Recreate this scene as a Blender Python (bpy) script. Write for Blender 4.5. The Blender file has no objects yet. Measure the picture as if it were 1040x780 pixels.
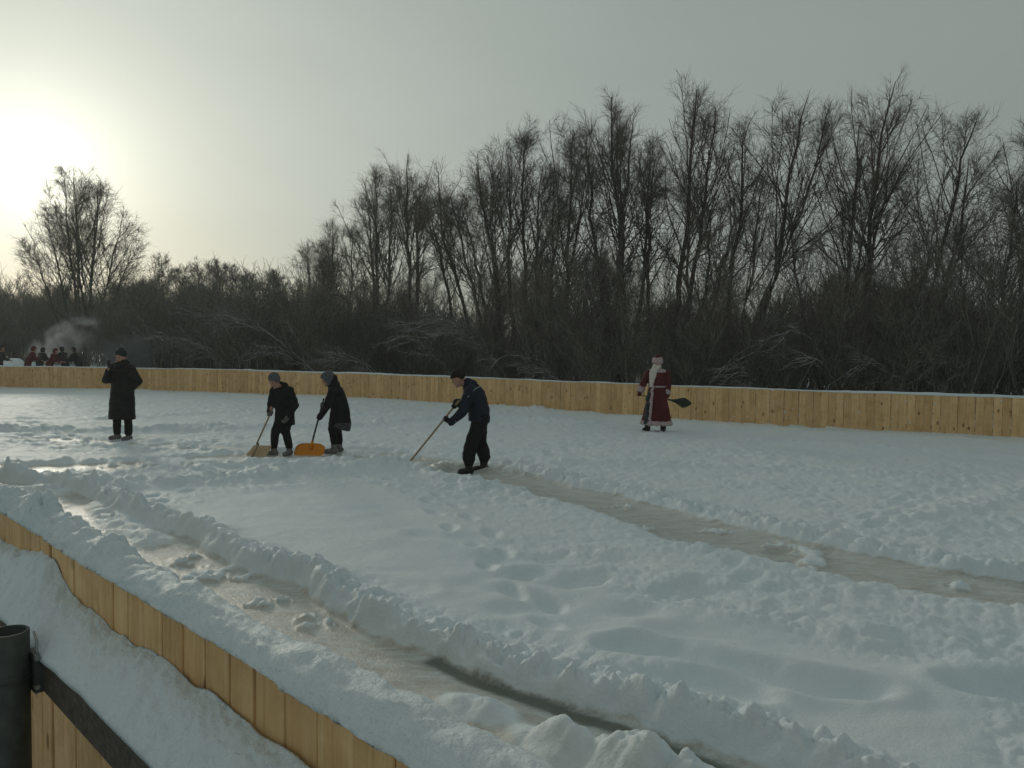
import bpy, bmesh, math, random
import numpy as np
from mathutils import Vector, Matrix, Euler
R = math.radians
scn = bpy.context.scene
col = scn.collection
rng = np.random.default_rng(7)
random.seed(7)

# ------------------------------------------------------------------ camera
CAMH = 1.9
cam = bpy.data.cameras.new("camera"); co = bpy.data.objects.new("camera", cam); col.objects.link(co)
cam.sensor_width = 36; cam.lens = 800/1040*36; cam.clip_start = .05; cam.clip_end = 6000
CM = Matrix.Rotation(R(90-2.56), 4, 'X') @ Matrix.Rotation(R(.69), 4, 'Z')
co.matrix_world = Matrix.Translation((0, 0, CAMH)) @ CM
scn.camera = co
# ------------------------------------------------------------------ sky, sun
SUN_EL, SUN_AZ = 10.5, -31.0           # azimuth measured from +Y towards +X
sd = Vector((math.sin(R(SUN_AZ))*math.cos(R(SUN_EL)), math.cos(R(SUN_AZ))*math.cos(R(SUN_EL)), math.sin(R(SUN_EL))))
w = bpy.data.worlds.new("World"); scn.world = w; w.use_nodes = True
nt = w.node_tree; N = nt.nodes; Lk = nt.links; N.clear()
def wn(t, **k):
    n = N.new(t)
    for a, b in k.items(): setattr(n, a, b)
    return n
def wmath(op, a, b=None):
    n = wn('ShaderNodeMath', operation=op)
    for i, v in enumerate((a, b)):
        if v is None: continue
        if isinstance(v, (int, float)): n.inputs[i].default_value = v
        else: Lk.new(v, n.inputs[i])
    return n.outputs[0]
tc = wn('ShaderNodeTexCoord')
dp = wn('ShaderNodeVectorMath', operation='DOT_PRODUCT'); Lk.new(tc.outputs['Generated'], dp.inputs[0]); dp.inputs[1].default_value = sd
ang = wmath('MULTIPLY', wmath('ARCCOSINE', wmath('MINIMUM', dp.outputs['Value'], .99999)), 180/math.pi)
def expo(scale, amp): return wmath('MULTIPLY', wmath('EXPONENT', wmath('MULTIPLY', ang, -1/scale)), amp)
wide = expo(24, .41); glow = expo(3.6, .80)
mp = wn('ShaderNodeMapping'); Lk.new(tc.outputs['Generated'], mp.inputs[0]); mp.inputs['Scale'].default_value = (1, 1, 3)
nz = wn('ShaderNodeTexNoise'); Lk.new(mp.outputs[0], nz.inputs['Vector']); nz.inputs['Scale'].default_value = 1.6; nz.inputs['Detail'].default_value = 4
cl = wmath('ADD', wmath('MULTIPLY', nz.outputs[0], .30), .85)
def colscale(val, c):
    n = wn('ShaderNodeVectorMath', operation='SCALE'); n.inputs[0].default_value = c; Lk.new(val, n.inputs['Scale']); return n.outputs[0]
def vadd(a, b):
    n = wn('ShaderNodeVectorMath', operation='ADD'); Lk.new(a, n.inputs[0]); Lk.new(b, n.inputs[1]); return n.outputs[0]
base = wn('ShaderNodeVectorMath', operation='SCALE'); base.inputs[0].default_value = (.166, .186, .174); base.inputs['Scale'].default_value = 1
s1 = vadd(vadd(base.outputs[0], colscale(wide, (.93, 1.0, .87))), colscale(glow, (.98, 1.0, .86)))
sc = wn('ShaderNodeVectorMath', operation='SCALE'); Lk.new(s1, sc.inputs[0]); Lk.new(cl, sc.inputs['Scale'])
sky = wn('ShaderNodeTexSky', sky_type='NISHITA', sun_disc=False); sky.sun_elevation = R(SUN_EL); sky.sun_rotation = R(SUN_AZ)
sky.dust_density = 1
b1 = wn('ShaderNodeBackground'); Lk.new(sky.outputs[0], b1.inputs[0]); b1.inputs[1].default_value = .006
b2 = wn('ShaderNodeBackground'); Lk.new(sc.outputs[0], b2.inputs[0]); b2.inputs[1].default_value = 1.0
ad = wn('ShaderNodeAddShader'); Lk.new(b1.outputs[0], ad.inputs[0]); Lk.new(b2.outputs[0], ad.inputs[1])
wo = wn('ShaderNodeOutputWorld'); Lk.new(ad.outputs[0], wo.inputs[0])
sl = bpy.data.lights.new("sun", 'SUN'); so = bpy.data.objects.new("sun", sl); col.objects.link(so)
sl.energy = .9; sl.angle = R(11); sl.color = (1, .93, .78)
so.rotation_euler = (-sd).to_track_quat('-Z', 'Y').to_euler(); so.location = (0, 0, 30)
scn.view_settings.view_transform = 'Standard'; scn.view_settings.look = 'None'
scn.view_settings.exposure = .34; scn.view_settings.gamma = 1

# ------------------------------------------------------------------ helpers
CR = CM.to_3x3()
def gp(px, py, z=0.0):
    """ground point seen at a photo pixel (used only to survey real positions)"""
    d = CR @ Vector(((px-520)/800, -(py-390)/800, -1))
    t = (z-CAMH)/d.z
    return (d.x*t, d.y*t)
def at(px, D):  # lateral position at a distance
    return (px-520)/800*D
def tag(o, label=None, cat=None, group=None, kind=None):
    if label: o['label'] = label
    if cat: o['category'] = cat
    if group: o['group'] = group
    if kind: o['kind'] = kind
    return o
def empty(name, loc=(0, 0, 0), rz=0):
    o = bpy.data.objects.new(name, None); col.objects.link(o); o.location = loc; o.rotation_euler = (0, 0, rz); o.empty_display_size = .2
    return o
def mesh_np(name, V, F, mat, parent=None, smooth=True):
    """V (n,3), F (m,k) uniform face arrays, or a list of such arrays"""
    me = bpy.data.meshes.new(name)
    Fs = F if isinstance(F, list) else [F]
    Fs = [np.asarray(f, dtype=np.int32) for f in Fs if len(f)]
    me.vertices.add(len(V)); me.vertices.foreach_set('co', np.asarray(V, dtype=np.float32).ravel())
    loops = np.concatenate([f.ravel() for f in Fs]); tot = np.concatenate([np.full(len(f), f.shape[1], np.int32) for f in Fs])
    me.loops.add(len(loops)); me.loops.foreach_set('vertex_index', loops)
    me.polygons.add(len(tot)); st = np.zeros(len(tot), np.int32); st[1:] = np.cumsum(tot)[:-1]
    me.polygons.foreach_set('loop_start', st); me.polygons.foreach_set('loop_total', tot)
    me.polygons.foreach_set('use_smooth', np.full(len(tot), smooth))
    me.update(calc_edges=True); me.validate()
    me.materials.append(mat)
    o = bpy.data.objects.new(name, me); col.objects.link(o)
    if parent: o.parent = parent
    return o
def hsh(ix, iy, iz, seed):
    h = (ix.astype(np.int64)*374761393 + iy.astype(np.int64)*668265263 + iz.astype(np.int64)*2147483647 + seed*1274126177) & 0x7fffffff
    h = (h ^ (h >> 13))*1274126177 & 0x7fffffff
    h = (h ^ (h >> 16))*668265263 & 0x7fffffff
    return ((h ^ (h >> 15)) & 0xffff)/65535.0
def vn(x, y, seed=0):
    ix = np.floor(x); iy = np.floor(y); fx = x-ix; fy = y-iy; z = np.zeros_like(ix)
    fx = fx*fx*fx*(fx*(fx*6-15)+10); fy = fy*fy*fy*(fy*(fy*6-15)+10)
    a = hsh(ix, iy, z, seed); b = hsh(ix+1, iy, z, seed); c = hsh(ix, iy+1, z, seed); d = hsh(ix+1, iy+1, z, seed)
    return (a*(1-fx)+b*fx)*(1-fy)+(c*(1-fx)+d*fx)*fy
def fbm(x, y, seed=0, oct=4, gain=.5):
    s = 0; a = 1; t = 0
    for i in range(oct):
        c, n = math.cos(i*1.3), math.sin(i*1.3)
        s = s+a*vn((x*c-y*n)*2**i+i*17.3, (x*n+y*c)*2**i+i*5.1, seed+i); t += a; a *= gain
    return s/t
def ss(a, b, x):
    t = np.clip((x-a)/(b-a), 0, 1); return t*t*(3-2*t)
def billow(x, y, seed, oct=4):
    s = 0; a = 1; t = 0
    for i in range(oct):
        c, n = math.cos(i*1.9+.5), math.sin(i*1.9+.5)
        s = s+a*(.18+np.abs(2*vn((x*c-y*n)*2**i+i*11.7, (x*n+y*c)*2**i+i*3.3, seed+i)-1)); t += a; a *= .5
    return s/t
def polydist(x, y, pts):
    """distance, signed side, and progress along polyline"""
    best = np.full(x.shape, 1e9); side = np.zeros(x.shape); prog = np.zeros(x.shape); L = 0
    for (x0, y0), (x1, y1) in zip(pts[:-1], pts[1:]):
        dx, dy = x1-x0, y1-y0; l = math.hypot(dx, dy)
        t = np.clip(((x-x0)*dx+(y-y0)*dy)/(l*l), 0, 1)
        d = np.hypot(x-x0-t*dx, y-y0-t*dy)
        m = d < best
        best = np.where(m, d, best)
        side = np.where(m, np.sign(dx*(y-y0)-dy*(x-x0)), side)
        prog = np.where(m, L+t*l, prog); L += l
    return best, side, prog
def spline(pts, step=.5, closed=False):
    """Catmull-Rom resampled to even steps"""
    P = [np.array(p, float) for p in pts]; out = []
    n = len(P); rg = range(n if closed else n-1)
    for i in rg:
        if closed: p0, p1, p2, p3 = P[i-1], P[i], P[(i+1) % n], P[(i+2) % n]
        else: p0 = P[i-1] if i else 2*P[0]-P[1]; p1 = P[i]; p2 = P[i+1]; p3 = P[i+2] if i+2 < n else 2*P[-1]-P[-2]
        for k in range(40):
            t = k/40
            out.append(.5*((2*p1)+(-p0+p2)*t+(2*p0-5*p1+4*p2-p3)*t*t+(-p0+3*p1-3*p2+p3)*t**3))
    out.append(P[0] if closed else P[-1])
    out = np.array(out); s = np.concatenate([[0], np.cumsum(np.linalg.norm(np.diff(out, axis=0), axis=1))])
    m = max(2, int(round(s[-1]/step))+1); q = np.linspace(0, s[-1], m)
    return np.stack([np.interp(q, s, out[:, j]) for j in range(out.shape[1])], 1)

# ------------------------------------------------------------------ materials
def mat(name, color=(.5, .5, .5), rough=.8, spec=.3, metallic=0):
    m = bpy.data.materials.new(name); m.use_nodes = True
    b = m.node_tree.nodes['Principled BSDF']
    b.inputs['Base Color'].default_value = (*color, 1); b.inputs['Roughness'].default_value = rough
    b.inputs['Specular IOR Level'].default_value = spec; b.inputs['Metallic'].default_value = metallic
    return m
class NB:
    def __init__(s, m): s.t = m.node_tree; s.n = s.t.nodes; s.l = s.t.links; s.b = s.n['Principled BSDF']
    def add(s, t, ins=None, **k):
        n = s.n.new(t)
        for a, b in k.items(): setattr(n, a, b)
        for a, b in (ins or {}).items():
            if isinstance(b, bpy.types.NodeSocket): s.l.new(b, n.inputs[a])
            else: n.inputs[a].default_value = b
        return n
    def noise(s, vec, scale, detail=4, rough=.55):
        return s.add('ShaderNodeTexNoise', {'Vector': vec, 'Scale': scale, 'Detail': detail, 'Roughness': rough}).outputs[0]
    def ramp(s, f, stops):
        n = s.add('ShaderNodeValToRGB', {'Fac': f}); e = n.color_ramp.elements
        while len(e) < len(stops): e.new(.5)
        for el, (p, c) in zip(e, stops): el.position = p; el.color = (*c, 1) if len(c) == 3 else c
        return n.outputs[0]
    def bump(s, h, strength, dist, nrm=None):
        n = s.add('ShaderNodeBump', {'Height': h, 'Strength': strength, 'Distance': dist})
        if nrm: s.l.new(nrm, n.inputs['Normal'])
        return n.outputs[0]
    def mix(s, f, a, b, mode='MIX'):
        n = s.add('ShaderNodeMix', data_type='RGBA', blend_type=mode)
        for i, v in ((0, f), (6, a), (7, b)):
            if isinstance(v, bpy.types.NodeSocket): s.l.new(v, n.inputs[i])
            else: n.inputs[i].default_value = v if i == 0 else (*v, 1)
        return n.outputs[2]
    def math(s, op, a, b=0.0):
        n = s.add('ShaderNodeMath', operation=op)
        for i, v in enumerate((a, b)):
            if isinstance(v, bpy.types.NodeSocket): s.l.new(v, n.inputs[i])
            else: n.inputs[i].default_value = v
        return n.outputs[0]
    def set(s, k, v): s.l.new(v, s.b.inputs[k])

def snow_mat(name, ice=False, grain=1.0):
    m = mat(name, (.80, .83, .86), .58, .4); q = NB(m)
    pos = q.add('ShaderNodeNewGeometry').outputs['Position']
    n1 = q.noise(pos, 55, 5, .65); n2 = q.noise(pos, 9, 4, .6); n3 = q.noise(pos, .8, 3)
    c = q.ramp(n3, [(.3, (.71, .81, .87)), (.7, (.78, .86, .89))])
    nrm = q.bump(n2, .35*grain, .03); nrm = q.bump(n1, .75*grain, .010, nrm); nrm = q.bump(q.noise(pos, 190, 2, .6), .5*grain, .003, nrm)
    if ice:
        at_ = q.add('ShaderNodeAttribute', attribute_name='ice').outputs['Fac']
        e = q.noise(pos, 7, 6, .7); mm = q.math('ADD', at_, q.math('MULTIPLY', q.math('SUBTRACT', e, .5), .9))
        fac = q.ramp(mm, [(.42, (0, 0, 0)), (.72, (1, 1, 1))])
        mp_ = q.add('ShaderNodeMapping', {'Vector': pos, 'Scale': (1.0, 3.2, 1), 'Rotation': (0, 0, .68)}).outputs[0]
        dust = q.ramp(q.math('ADD', q.math('MULTIPLY', q.noise(mp_, 5, 7, .72), .7), q.math('MULTIPLY', q.noise(pos, 30, 4, .7), .3)), [(.44, (1, 1, 1)), (.60, (.42, .42, .42))])
        st = q.noise(mp_, 2.6, 6, .65)
        icec = q.ramp(st, [(.28, (.42, .415, .365)), (.5, (.52, .515, .465)), (.72, (.66, .665, .64))])
        wet = q.add('ShaderNodeAttribute', attribute_name='wet').outputs['Fac']
        icec = q.mix(wet, icec, (.17, .19, .16))
        wf_ = q.math('MAXIMUM', wet, dust); facd = q.math('MULTIPLY', fac, wf_)
        c = q.mix(facd, c, icec)
        ro = q.add('ShaderNodeMapRange', {'Value': facd, 'To Min': .58, 'To Max': .36}).outputs[0]
        q.set('Roughness', ro)
    q.set('Base Color', c); q.set('Normal', nrm)
    return m
M = {}
M['snow'] = snow_mat('rink_snow', True)
M['snow_plain'] = snow_mat('settled_snow', False, 1.5)
def wood_mat(name, c0, c1, c2, knots=True, rough=.75, axis=2, gscale=1.0):
    m = mat(name, c1, rough, .25); q = NB(m)
    t = q.add('ShaderNodeTexCoord').outputs['Object']
    rnd = q.add('ShaderNodeObjectInfo').outputs['Random']
    off = q.add('ShaderNodeVectorMath', {0: t}, operation='ADD')
    cb = q.add('ShaderNodeCombineXYZ', {'X': q.math('MULTIPLY', rnd, 37.), 'Y': q.math('MULTIPLY', rnd, 91.), 'Z': q.math('MULTIPLY', rnd, 53.)}).outputs[0]
    q.l.new(cb, off.inputs[1]); v = off.outputs[0]
    scl = [22*gscale]*3; scl[axis] = 1.1*gscale
    g = q.add('ShaderNodeMapping', {'Vector': v, 'Scale': tuple(scl)}).outputs[0]
    gr = q.noise(g, 1.6, 6, .65)
    c = q.ramp(gr, [(.3, c0), (.5, c1), (.72, c2)])
    tone = q.add('ShaderNodeMapRange', {'Value': rnd, 'To Min': .84, 'To Max': 1.08}).outputs[0]
    tc_ = q.add('ShaderNodeCombineColor', {'Red': tone, 'Green': q.math('POWER', tone, 1.15), 'Blue': q.math('POWER', tone, 1.4)}).outputs[0]
    c = q.mix(1.0, c, tc_, 'MULTIPLY')
    c = q.mix(1.0, c, q.ramp(q.noise(v, 3.2, 5, .7), [(.32, (.80, .76, .70)), (.55, (1, 1, 1))]), 'MULTIPLY')
    if knots:
        sk = [5.5]*3; sk[axis] = 3.2
        kv = q.add('ShaderNodeMapping', {'Vector': v, 'Scale': tuple(sk)}).outputs[0]
        vo = q.add('ShaderNodeTexVoronoi', {'Vector': kv, 'Scale': 1.0, 'Randomness': 1.0}).outputs['Distance']
        kf = q.ramp(vo, [(.09, (1, 1, 1)), (.18, (0, 0, 0))])
        c = q.mix(q.math('MULTIPLY', kf, .8), c, (.17, .075, .025))
    q.set('Base Color', c); q.set('Normal', q.bump(gr, .35, .004))
    return m
M['pine'] = wood_mat('fresh_pine', (.64, .385, .18), (.76, .50, .25), (.81, .59, .33))
M['grey_wood'] = wood_mat('weathered_timber', (.05, .042, .035), (.09, .077, .063), (.15, .135, .115), False, axis=0)
M['shaft_wood'] = mat('shaft_wood', (.30, .21, .12), .6)
M['plywood'] = wood_mat('plywood', (.42, .30, .18), (.50, .37, .23), (.58, .45, .30), False)
def bark(name, a, b, snow=0.0):
    m = mat(name, a, .95, .1); q = NB(m)
    t = q.add('ShaderNodeTexCoord').outputs['Object']
    n = q.noise(q.add('ShaderNodeMapping', {'Vector': t, 'Scale': (6, 6, 1.5)}).outputs[0], 2, 5)
    c = q.ramp(n, [(.35, a), (.65, b)])
    if snow:
        nn = q.add('ShaderNodeNewGeometry').outputs['Normal']
        z = q.add('ShaderNodeSeparateXYZ', {0: nn}).outputs[2]
        f = q.ramp(q.math('ADD', z, q.math('MULTIPLY', q.math('SUBTRACT', n, .5), 1.2)), [(.45, (0, 0, 0)), (.75, (1, 1, 1))])
        c = q.mix(q.math('MULTIPLY', f, snow), c, (.8, .83, .86))
    q.set('Base Color', c); return m
M['bark'] = bark('bark', (.045, .038, .03), (.095, .085, .07))
M['twig'] = bark('twig', (.09, .075, .058), (.15, .13, .10))
M['brush'] = bark('brush', (.08, .075, .058), (.24, .225, .185), .3)
M['sapling'] = bark('sapling_bark', (.09, .082, .068), (.27, .25, .215))
M['snowy'] = bark('snow_dusted_bark', (.07, .06, .05), (.12, .11, .10), .7)
M['birch'] = bark('pale_bark', (.10, .095, .085), (.30, .29, .27))
def cloth(name, c, rough=.85, scale=60, var=.35, bumpd=.006, quilt=0):
    m = mat(name, c, rough, .2); q = NB(m)
    t = q.add('ShaderNodeTexCoord').outputs['Object']
    n = q.noise(t, scale/6, 5); d = tuple(x*(1-var) for x in c); l = tuple(min(1, x*(1+var)) for x in c)
    q.set('Base Color', q.ramp(n, [(.3, d), (.7, l)]))
    nr = q.bump(q.noise(t, scale, 3), .4, bumpd)
    if quilt:
        wv = q.add('ShaderNodeTexWave', {'Vector': t, 'Scale': quilt, 'Distortion': 1.2, 'Detail': 1.0}, bands_direction='Z').outputs['Fac']
        nr = q.bump(wv, .6, .02, nr)
    q.set('Normal', nr); return m
M['black_coat'] = cloth('black_quilted_cloth', (.013, .012, .013), .6, quilt=3.2)
M['black_wool'] = cloth('black_wool', (.010, .010, .012), .9)
M['navy'] = cloth('navy_cloth', (.012, .017, .032), .7)
M['trouser'] = cloth('black_trousers', (.009, .009, .010), .85)
M['grey_knit'] = cloth('grey_knit', (.10, .105, .115), .95, 160)
M['teal_knit'] = cloth('dark_knit', (.025, .035, .042), .95, 160)
M['brown_fur'] = cloth('dark_cap', (.022, .018, .013), .95, 200)
M['skin'] = cloth('skin', (.44, .25, .18), .55, 30, .12)
M['boot_black'] = mat('black_boot', (.012, .012, .012), .5, .4)
M['felt'] = cloth('grey_felt', (.17, .165, .16), .95, 90)
M['band'] = cloth('patterned_hem', (.06, .06, .065), .9, 300, .9)
M['red'] = cloth('dark_red_velvet', (.085, .008, .012), .7, 40, .3)
M['furw'] = cloth('white_fur', (.46, .36, .37), .95, 200, .3, .02)
M['beard'] = cloth('white_beard', (.62, .58, .52), .95, 120, .2, .02)
M['teal_cloth'] = cloth('teal_lining', (.03, .055, .06), .8)
M['mitt_grey'] = cloth('grey_mitten', (.13, .13, .125), .95, 120)
M['black_glove'] = cloth('black_glove', (.010, .010, .011), .7)
M['reflect'] = mat('reflective_stripe', (.30, .33, .33), .4)
M['orange'] = mat('orange_plastic', (.78, .27, .012), .45, .4)
M['green_blade'] = mat('dark_blade', (.02, .028, .020), .5)
M['black_tube'] = mat('dark_tube', (.03, .03, .035), .4)
M['eye'] = mat('eye', (.02, .015, .012), .2)
M['lip'] = mat('lip', (.22, .08, .07), .6)
M['phone'] = mat('phone_black', (.02, .02, .025), .15)
M['metal'] = None
m = mat('painted_steel', (.045, .055, .05), .55, .5, .0); q = NB(m)
t = q.add('ShaderNodeTexCoord').outputs['Object']; n = q.noise(t, 14, 6)
q.set('Base Color', q.ramp(n, [(.3, (.03, .035, .033)), (.6, (.055, .065, .06)), (.8, (.10, .09, .075))])); q.set('Normal', q.bump(q.noise(t, 80, 3), .2, .003)); M['metal'] = m
M['bright_steel'] = mat('bare_steel', (.35, .36, .36), .4, .5, .9)
for k_ in ('maroon', 'dark'):
    M['far_'+k_] = cloth('far_'+k_, {'maroon': (.09, .010, .016), 'dark': (.02, .022, .024)}[k_])

# ------------------------------------------------------------------ fence line
NEAR = [(14, -7.5), (8, -5.4), (3, -1.35), (-.22, 1.78), (-2.87, 4.43), (-8, 9.5), (-15, 16), (-21.5, 21.8)]
FAR = [(-21.5, 21.8), (-25.2, 27.2), (-24.3, 31), (-20.6, 31.9), (-16.6, 31.8), (-12.3, 30.8), (-8.06, 29.3), (-4.1, 27.3), (-.63, 24.9), (2.1, 22.9), (3.7, 21.75), (5.7, 20.3), (8.8, 18.6), (11.6, 17.0), (16, 14.4), (21, 10.5), (23.5, 4), (21, -4), (14, -7.5)]
near_l = spline(NEAR, .05); far_l = spline(FAR, .05)
loop = np.concatenate([near_l, far_l])
def inside_mask(x, y):
    P = loop[::10]; ins = np.zeros(x.shape, bool); j = len(P)-1
    for i in range(len(P)):
        xi, yi = P[i]; xj, yj = P[j]
        if yi != yj:
            c = ((yi > y) != (yj > y)) & (x < (xj-xi)*(y-yi)/(yj-yi)+xi); ins ^= c
        j = i
    return ins
# ------------------------------------------------------------------ ground
def pl(pp, z=.03): return [tuple(p) for p in spline([gp(a, b, z) for a, b in pp], .35)]
laneA = pl([(860, 880), (722, 825), (561, 760), (439, 715), (366, 677), (276, 640), (207, 601), (150, 567), (95, 537), (30, 510), (-80, 480)])
wetA = pl([(860, 825), (770, 787), (740, 775), (680, 751), (620, 728), (560, 708), (500, 687), (440, 663)])
laneB = pl([(470, 481), (540, 492), (640, 517), (740, 545), (850, 570), (960, 590), (1060, 604), (1250, 620), (1500, 620)])
laneC = pl([(-250, 470), (-60, 478), (60, 476), (170, 470), (280, 463), (370, 462), (440, 470), (520, 487)])
laneD = pl([(-60, 438), (60, 446), (150, 451), (250, 457)])
ridges = [  # polyline px, height, width, asymmetry
    (pl([(-40, 505), (60, 497), (150, 492), (240, 488), (310, 480), (400, 476)]), .15, .30),
    (pl([(-30, 437), (90, 438), (200, 436), (350, 432), (480, 425), (600, 430)]), .13, .35),
    (pl([(100, 425), (260, 418), (420, 420), (560, 418)]), .07, .35),
    (pl([(110, 510), (125, 530), (150, 546)]), .12, .22),
    (pl([(570, 470), (700, 473), (850, 479), (1060, 492)]), .07, .30),
    (pl([(740, 447), (900, 455), (1060, 468)]), .07, .4),
    (pl([(1060, 495), (990, 512), (930, 528)]), .06, .25),
    (pl([(330, 409), (420, 411), (600, 421), (700, 432)]), .06, .5)]
foot = [(575, 583, .16, .07), (603, 579, .16, .05), (560, 606, .15, .07), (541, 597, .13, .06), (522, 577, .14, .05), (500, 561, .16, .05), (533, 548, .2, .04), (515, 610, .15, .05),
        (625, 560, .2, .04), (690, 594, .22, .07), (715, 588, .18, .05), (478, 585, .15, .04), (590, 620, .2, .04), (560, 560, .16, .04), (650, 612, .16, .05), (486, 540, .2, .03), (510, 590, .12, .05), (546, 574, .12, .05)]
hollows = [(pl([(640, 655), (720, 668), (800, 690), (870, 700)]), .07, .16), (pl([(600, 690), (680, 700), (760, 706)]), .04, .16), (pl([(985, 690), (1050, 700)]), .08, .2),
           (pl([(700, 640), (800, 655), (930, 660)]), .035, .25), (pl([(430, 545), (500, 552)]), .03, .2), (pl([(330, 590), (420, 600)]), .02, .15)]
smooth1 = [gp(a, b, .1) for a, b in [(160, 515), (230, 495), (300, 487), (400, 490), (455, 506), (500, 530), (560, 560), (680, 600), (800, 630), (1060, 660), (1060, 900), (900, 790), (700, 690), (500, 630), (330, 583), (220, 555), (165, 535)]]
TRAIL = []
rt_ = random.Random(77)
def trail(pp):
    P = spline([gp(a, b, .05) for a, b in pp], .36)
    for i in range(1, len(P)-1):
        a = math.atan2(*(P[i+1]-P[i])[::-1]); s_ = .13 if i % 2 else -.13
        TRAIL.append((P[i][0]-math.sin(a)*s_+rt_.uniform(-.05, .05), P[i][1]+math.cos(a)*s_+rt_.uniform(-.05, .05), a+rt_.uniform(-.25, .25)))
trail([(20, 425), (123, 455), (230, 446), (290, 440), (380, 450), (480, 492)]); trail([(500, 478), (580, 455), (662, 441), (760, 436)])
trail([(330, 470), (420, 497), (470, 530), (540, 600), (600, 640)]); trail([(660, 446), (800, 470), (960, 500), (1040, 540)]); trail([(123, 462), (200, 480), (300, 480)])
trail([(700, 600), (800, 560), (900, 520), (1000, 470)]); trail([(240, 470), (180, 500), (100, 520)]); trail([(520, 450), (420, 440), (350, 415)])
def in_poly(x, y, P):
    ins = np.zeros(x.shape, bool); j = len(P)-1
    for i in range(len(P)):
        xi, yi = P[i]; xj, yj = P[j]
        if yi != yj: ins ^= ((yi > y) != (yj > y)) & (x < (xj-xi)*(y-yi)/(yj-yi)+xi)
        j = i
    return ins
def rink(x, y):
    wx = x+.25*(fbm(x*1.3, y*1.3, 51)-.5); wy = y+.25*(fbm(x*1.3, y*1.3, 61)-.5)
    sm = in_poly(wx, wy, smooth1).astype(float)
    dS, _, _ = polydist(wx, wy, smooth1+[smooth1[0]]); sm = np.where(sm > .5, ss(0, .35, dS), 0)
    rough = 1-sm
    h = .035+.04*(fbm(x*.35, y*.35, 3)-.5)
    # wind-ridged drift relief on smooth snow
    h += sm*(.035*(fbm(x*.9+.4*y, y*2.1, 5, 3)-.5)+.02*(fbm(x*3, y*3, 6, 3)-.5))
    # trodden, shovelled snow
    clod = billow(x*2.6, y*2.6, 11, 5); fine = billow(x*9, y*9, 21, 4)
    patch = fbm(x*.7, y*.7, 31, 3)
    clod2 = billow(x*5.2, y*5.2, 14, 4)
    h += rough*((.036*(clod-.55)+.042*(clod2-.55))*(.35+.9*ss(.3, .6, patch)) + .022*(fine-.55)+.014*(fbm(x*19, y*19, 36, 2)-.5)+.035*(fbm(x*.8, y*1.4, 33, 3)-.5))
    ice = np.zeros_like(h)
    def lane(P, wdt, berm_r, berm_l, edge=.14, icev=1.0, level=0.0, bw=.24, lo=.6):
        nonlocal h, ice, rough
        d, s, pr = polydist(wx, wy, P)
        ww = wdt*(.8+.4*fbm(pr*.8, pr*0+3.3, 71, 3))
        cut = 1-ss(ww-edge*.4, ww+edge, d)
        bed = level+.012*(fbm(x*4, y*4, 81, 4)-.5)
        # crumbs lying in the lane
        crumb = ss(lo, lo+.14, fbm(x*2.2, y*2.2, 91, 5, .62)); bed = bed+crumb*(.03+.05*(clod-.4)+.02*fine)
        side = np.where(s > 0, berm_l, berm_r)
        dd = d-ww-.16
        prof = np.where(dd < 0, np.exp(-(dd/(bw*.5))**2), np.exp(-(dd/(bw*1.3))**2))
        bn = side*prof*(.5+.35*fbm(pr*1.6, s*3, 95, 3)+.9*(clod2-.5)+.55*(fine-.5)+.2*(fbm(x*19, y*19, 37, 2)-.5))
        h = np.maximum(h, 0)*(1-cut)+bed*cut+bn*(1-cut)
        ice = np.maximum(ice*(1-prof*.0), cut*icev*(1-crumb))
    lane(laneC, .48, .07, .06, .2, .8, .01, lo=.52)
    lane(laneD, .35, .03, .03, .2, .6, .01, lo=.54)
    lane(laneB, .46, .03, .09, .12, .95, 0., .3, lo=.66)
    lane([(a-.12, b-.16) for a, b in laneA], .74, .14, .0, .07, 1.0, -.03, .17, lo=.68)
    for P, hh, wd in ridges:
        d, s, pr = polydist(wx, wy, P)
        k = np.exp(-(d/wd)**2); h += k*hh*(.4+.6*fbm(pr*1.2, s*2, 41, 3)+.6*(clod2-.5)+.3*(fine-.5)); ice *= (1-k)
    for P, hh, wd in hollows:
        d, s, pr = polydist(wx, wy, P)
        h -= hh*np.exp(-(d/wd)**2)
        h += hh*.5*np.exp(-((d-wd*1.4)/(wd*.6))**2)
    for px, py, r, dep in foot:
        fx, fy = gp(px, py, .08); e = ((x-fx)/(r*1.2))**2+((y-fy)/(r*1.0))**2
        h -= dep*.85*np.exp(-e); h += dep*.35*np.exp(-((x-fx)/(r*1.2))**2-((y-fy-r*1.5)/(r*.8))**2)
    for tx, ty, ta in TRAIL:
        m_ = (np.abs(x-tx) < .6) & (np.abs(y-ty) < .6)
        if not m_.any(): continue
        X_ = x[m_]-tx; Y_ = y[m_]-ty; u = X_*math.cos(ta)+Y_*math.sin(ta); v = -X_*math.sin(ta)+Y_*math.cos(ta)
        e = (u/.15)**2+(v/.075)**2; h[m_] += -.045*np.exp(-e**1.4)+.007*np.exp(-((np.sqrt(e)-1.5)/.45)**2)
    # heap of thrown chunks inside the near fence
    for (px, py, rx, ry, hh) in [(640, 785, .40, .17, .16), (575, 752, .24, .11, .12), (740, 830, .4, .2, .14), (480, 708, .22, .13, .07), (130, 575, .5, .2, .08)]:
        fx, fy = gp(px, py, .05); u = (x-fx)*.78-(y-fy)*.62; v = (x-fx)*.62+(y-fy)*.78
        k = np.exp(-(u/rx)**2-(v/ry)**2)*(.55+.9*fbm(x*2.7, y*2.7, 43, 4)); h += k*hh*(1+1.3*(clod-.5)); ice *= np.clip(1-k*1.8, 0, 1)
    dW, _, _ = polydist(x*.5+wx*.5, y*.5+wy*.5, wetA)
    dW = dW*(1+.9*(fbm(x*3, y*3, 44, 3)-.5))
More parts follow.
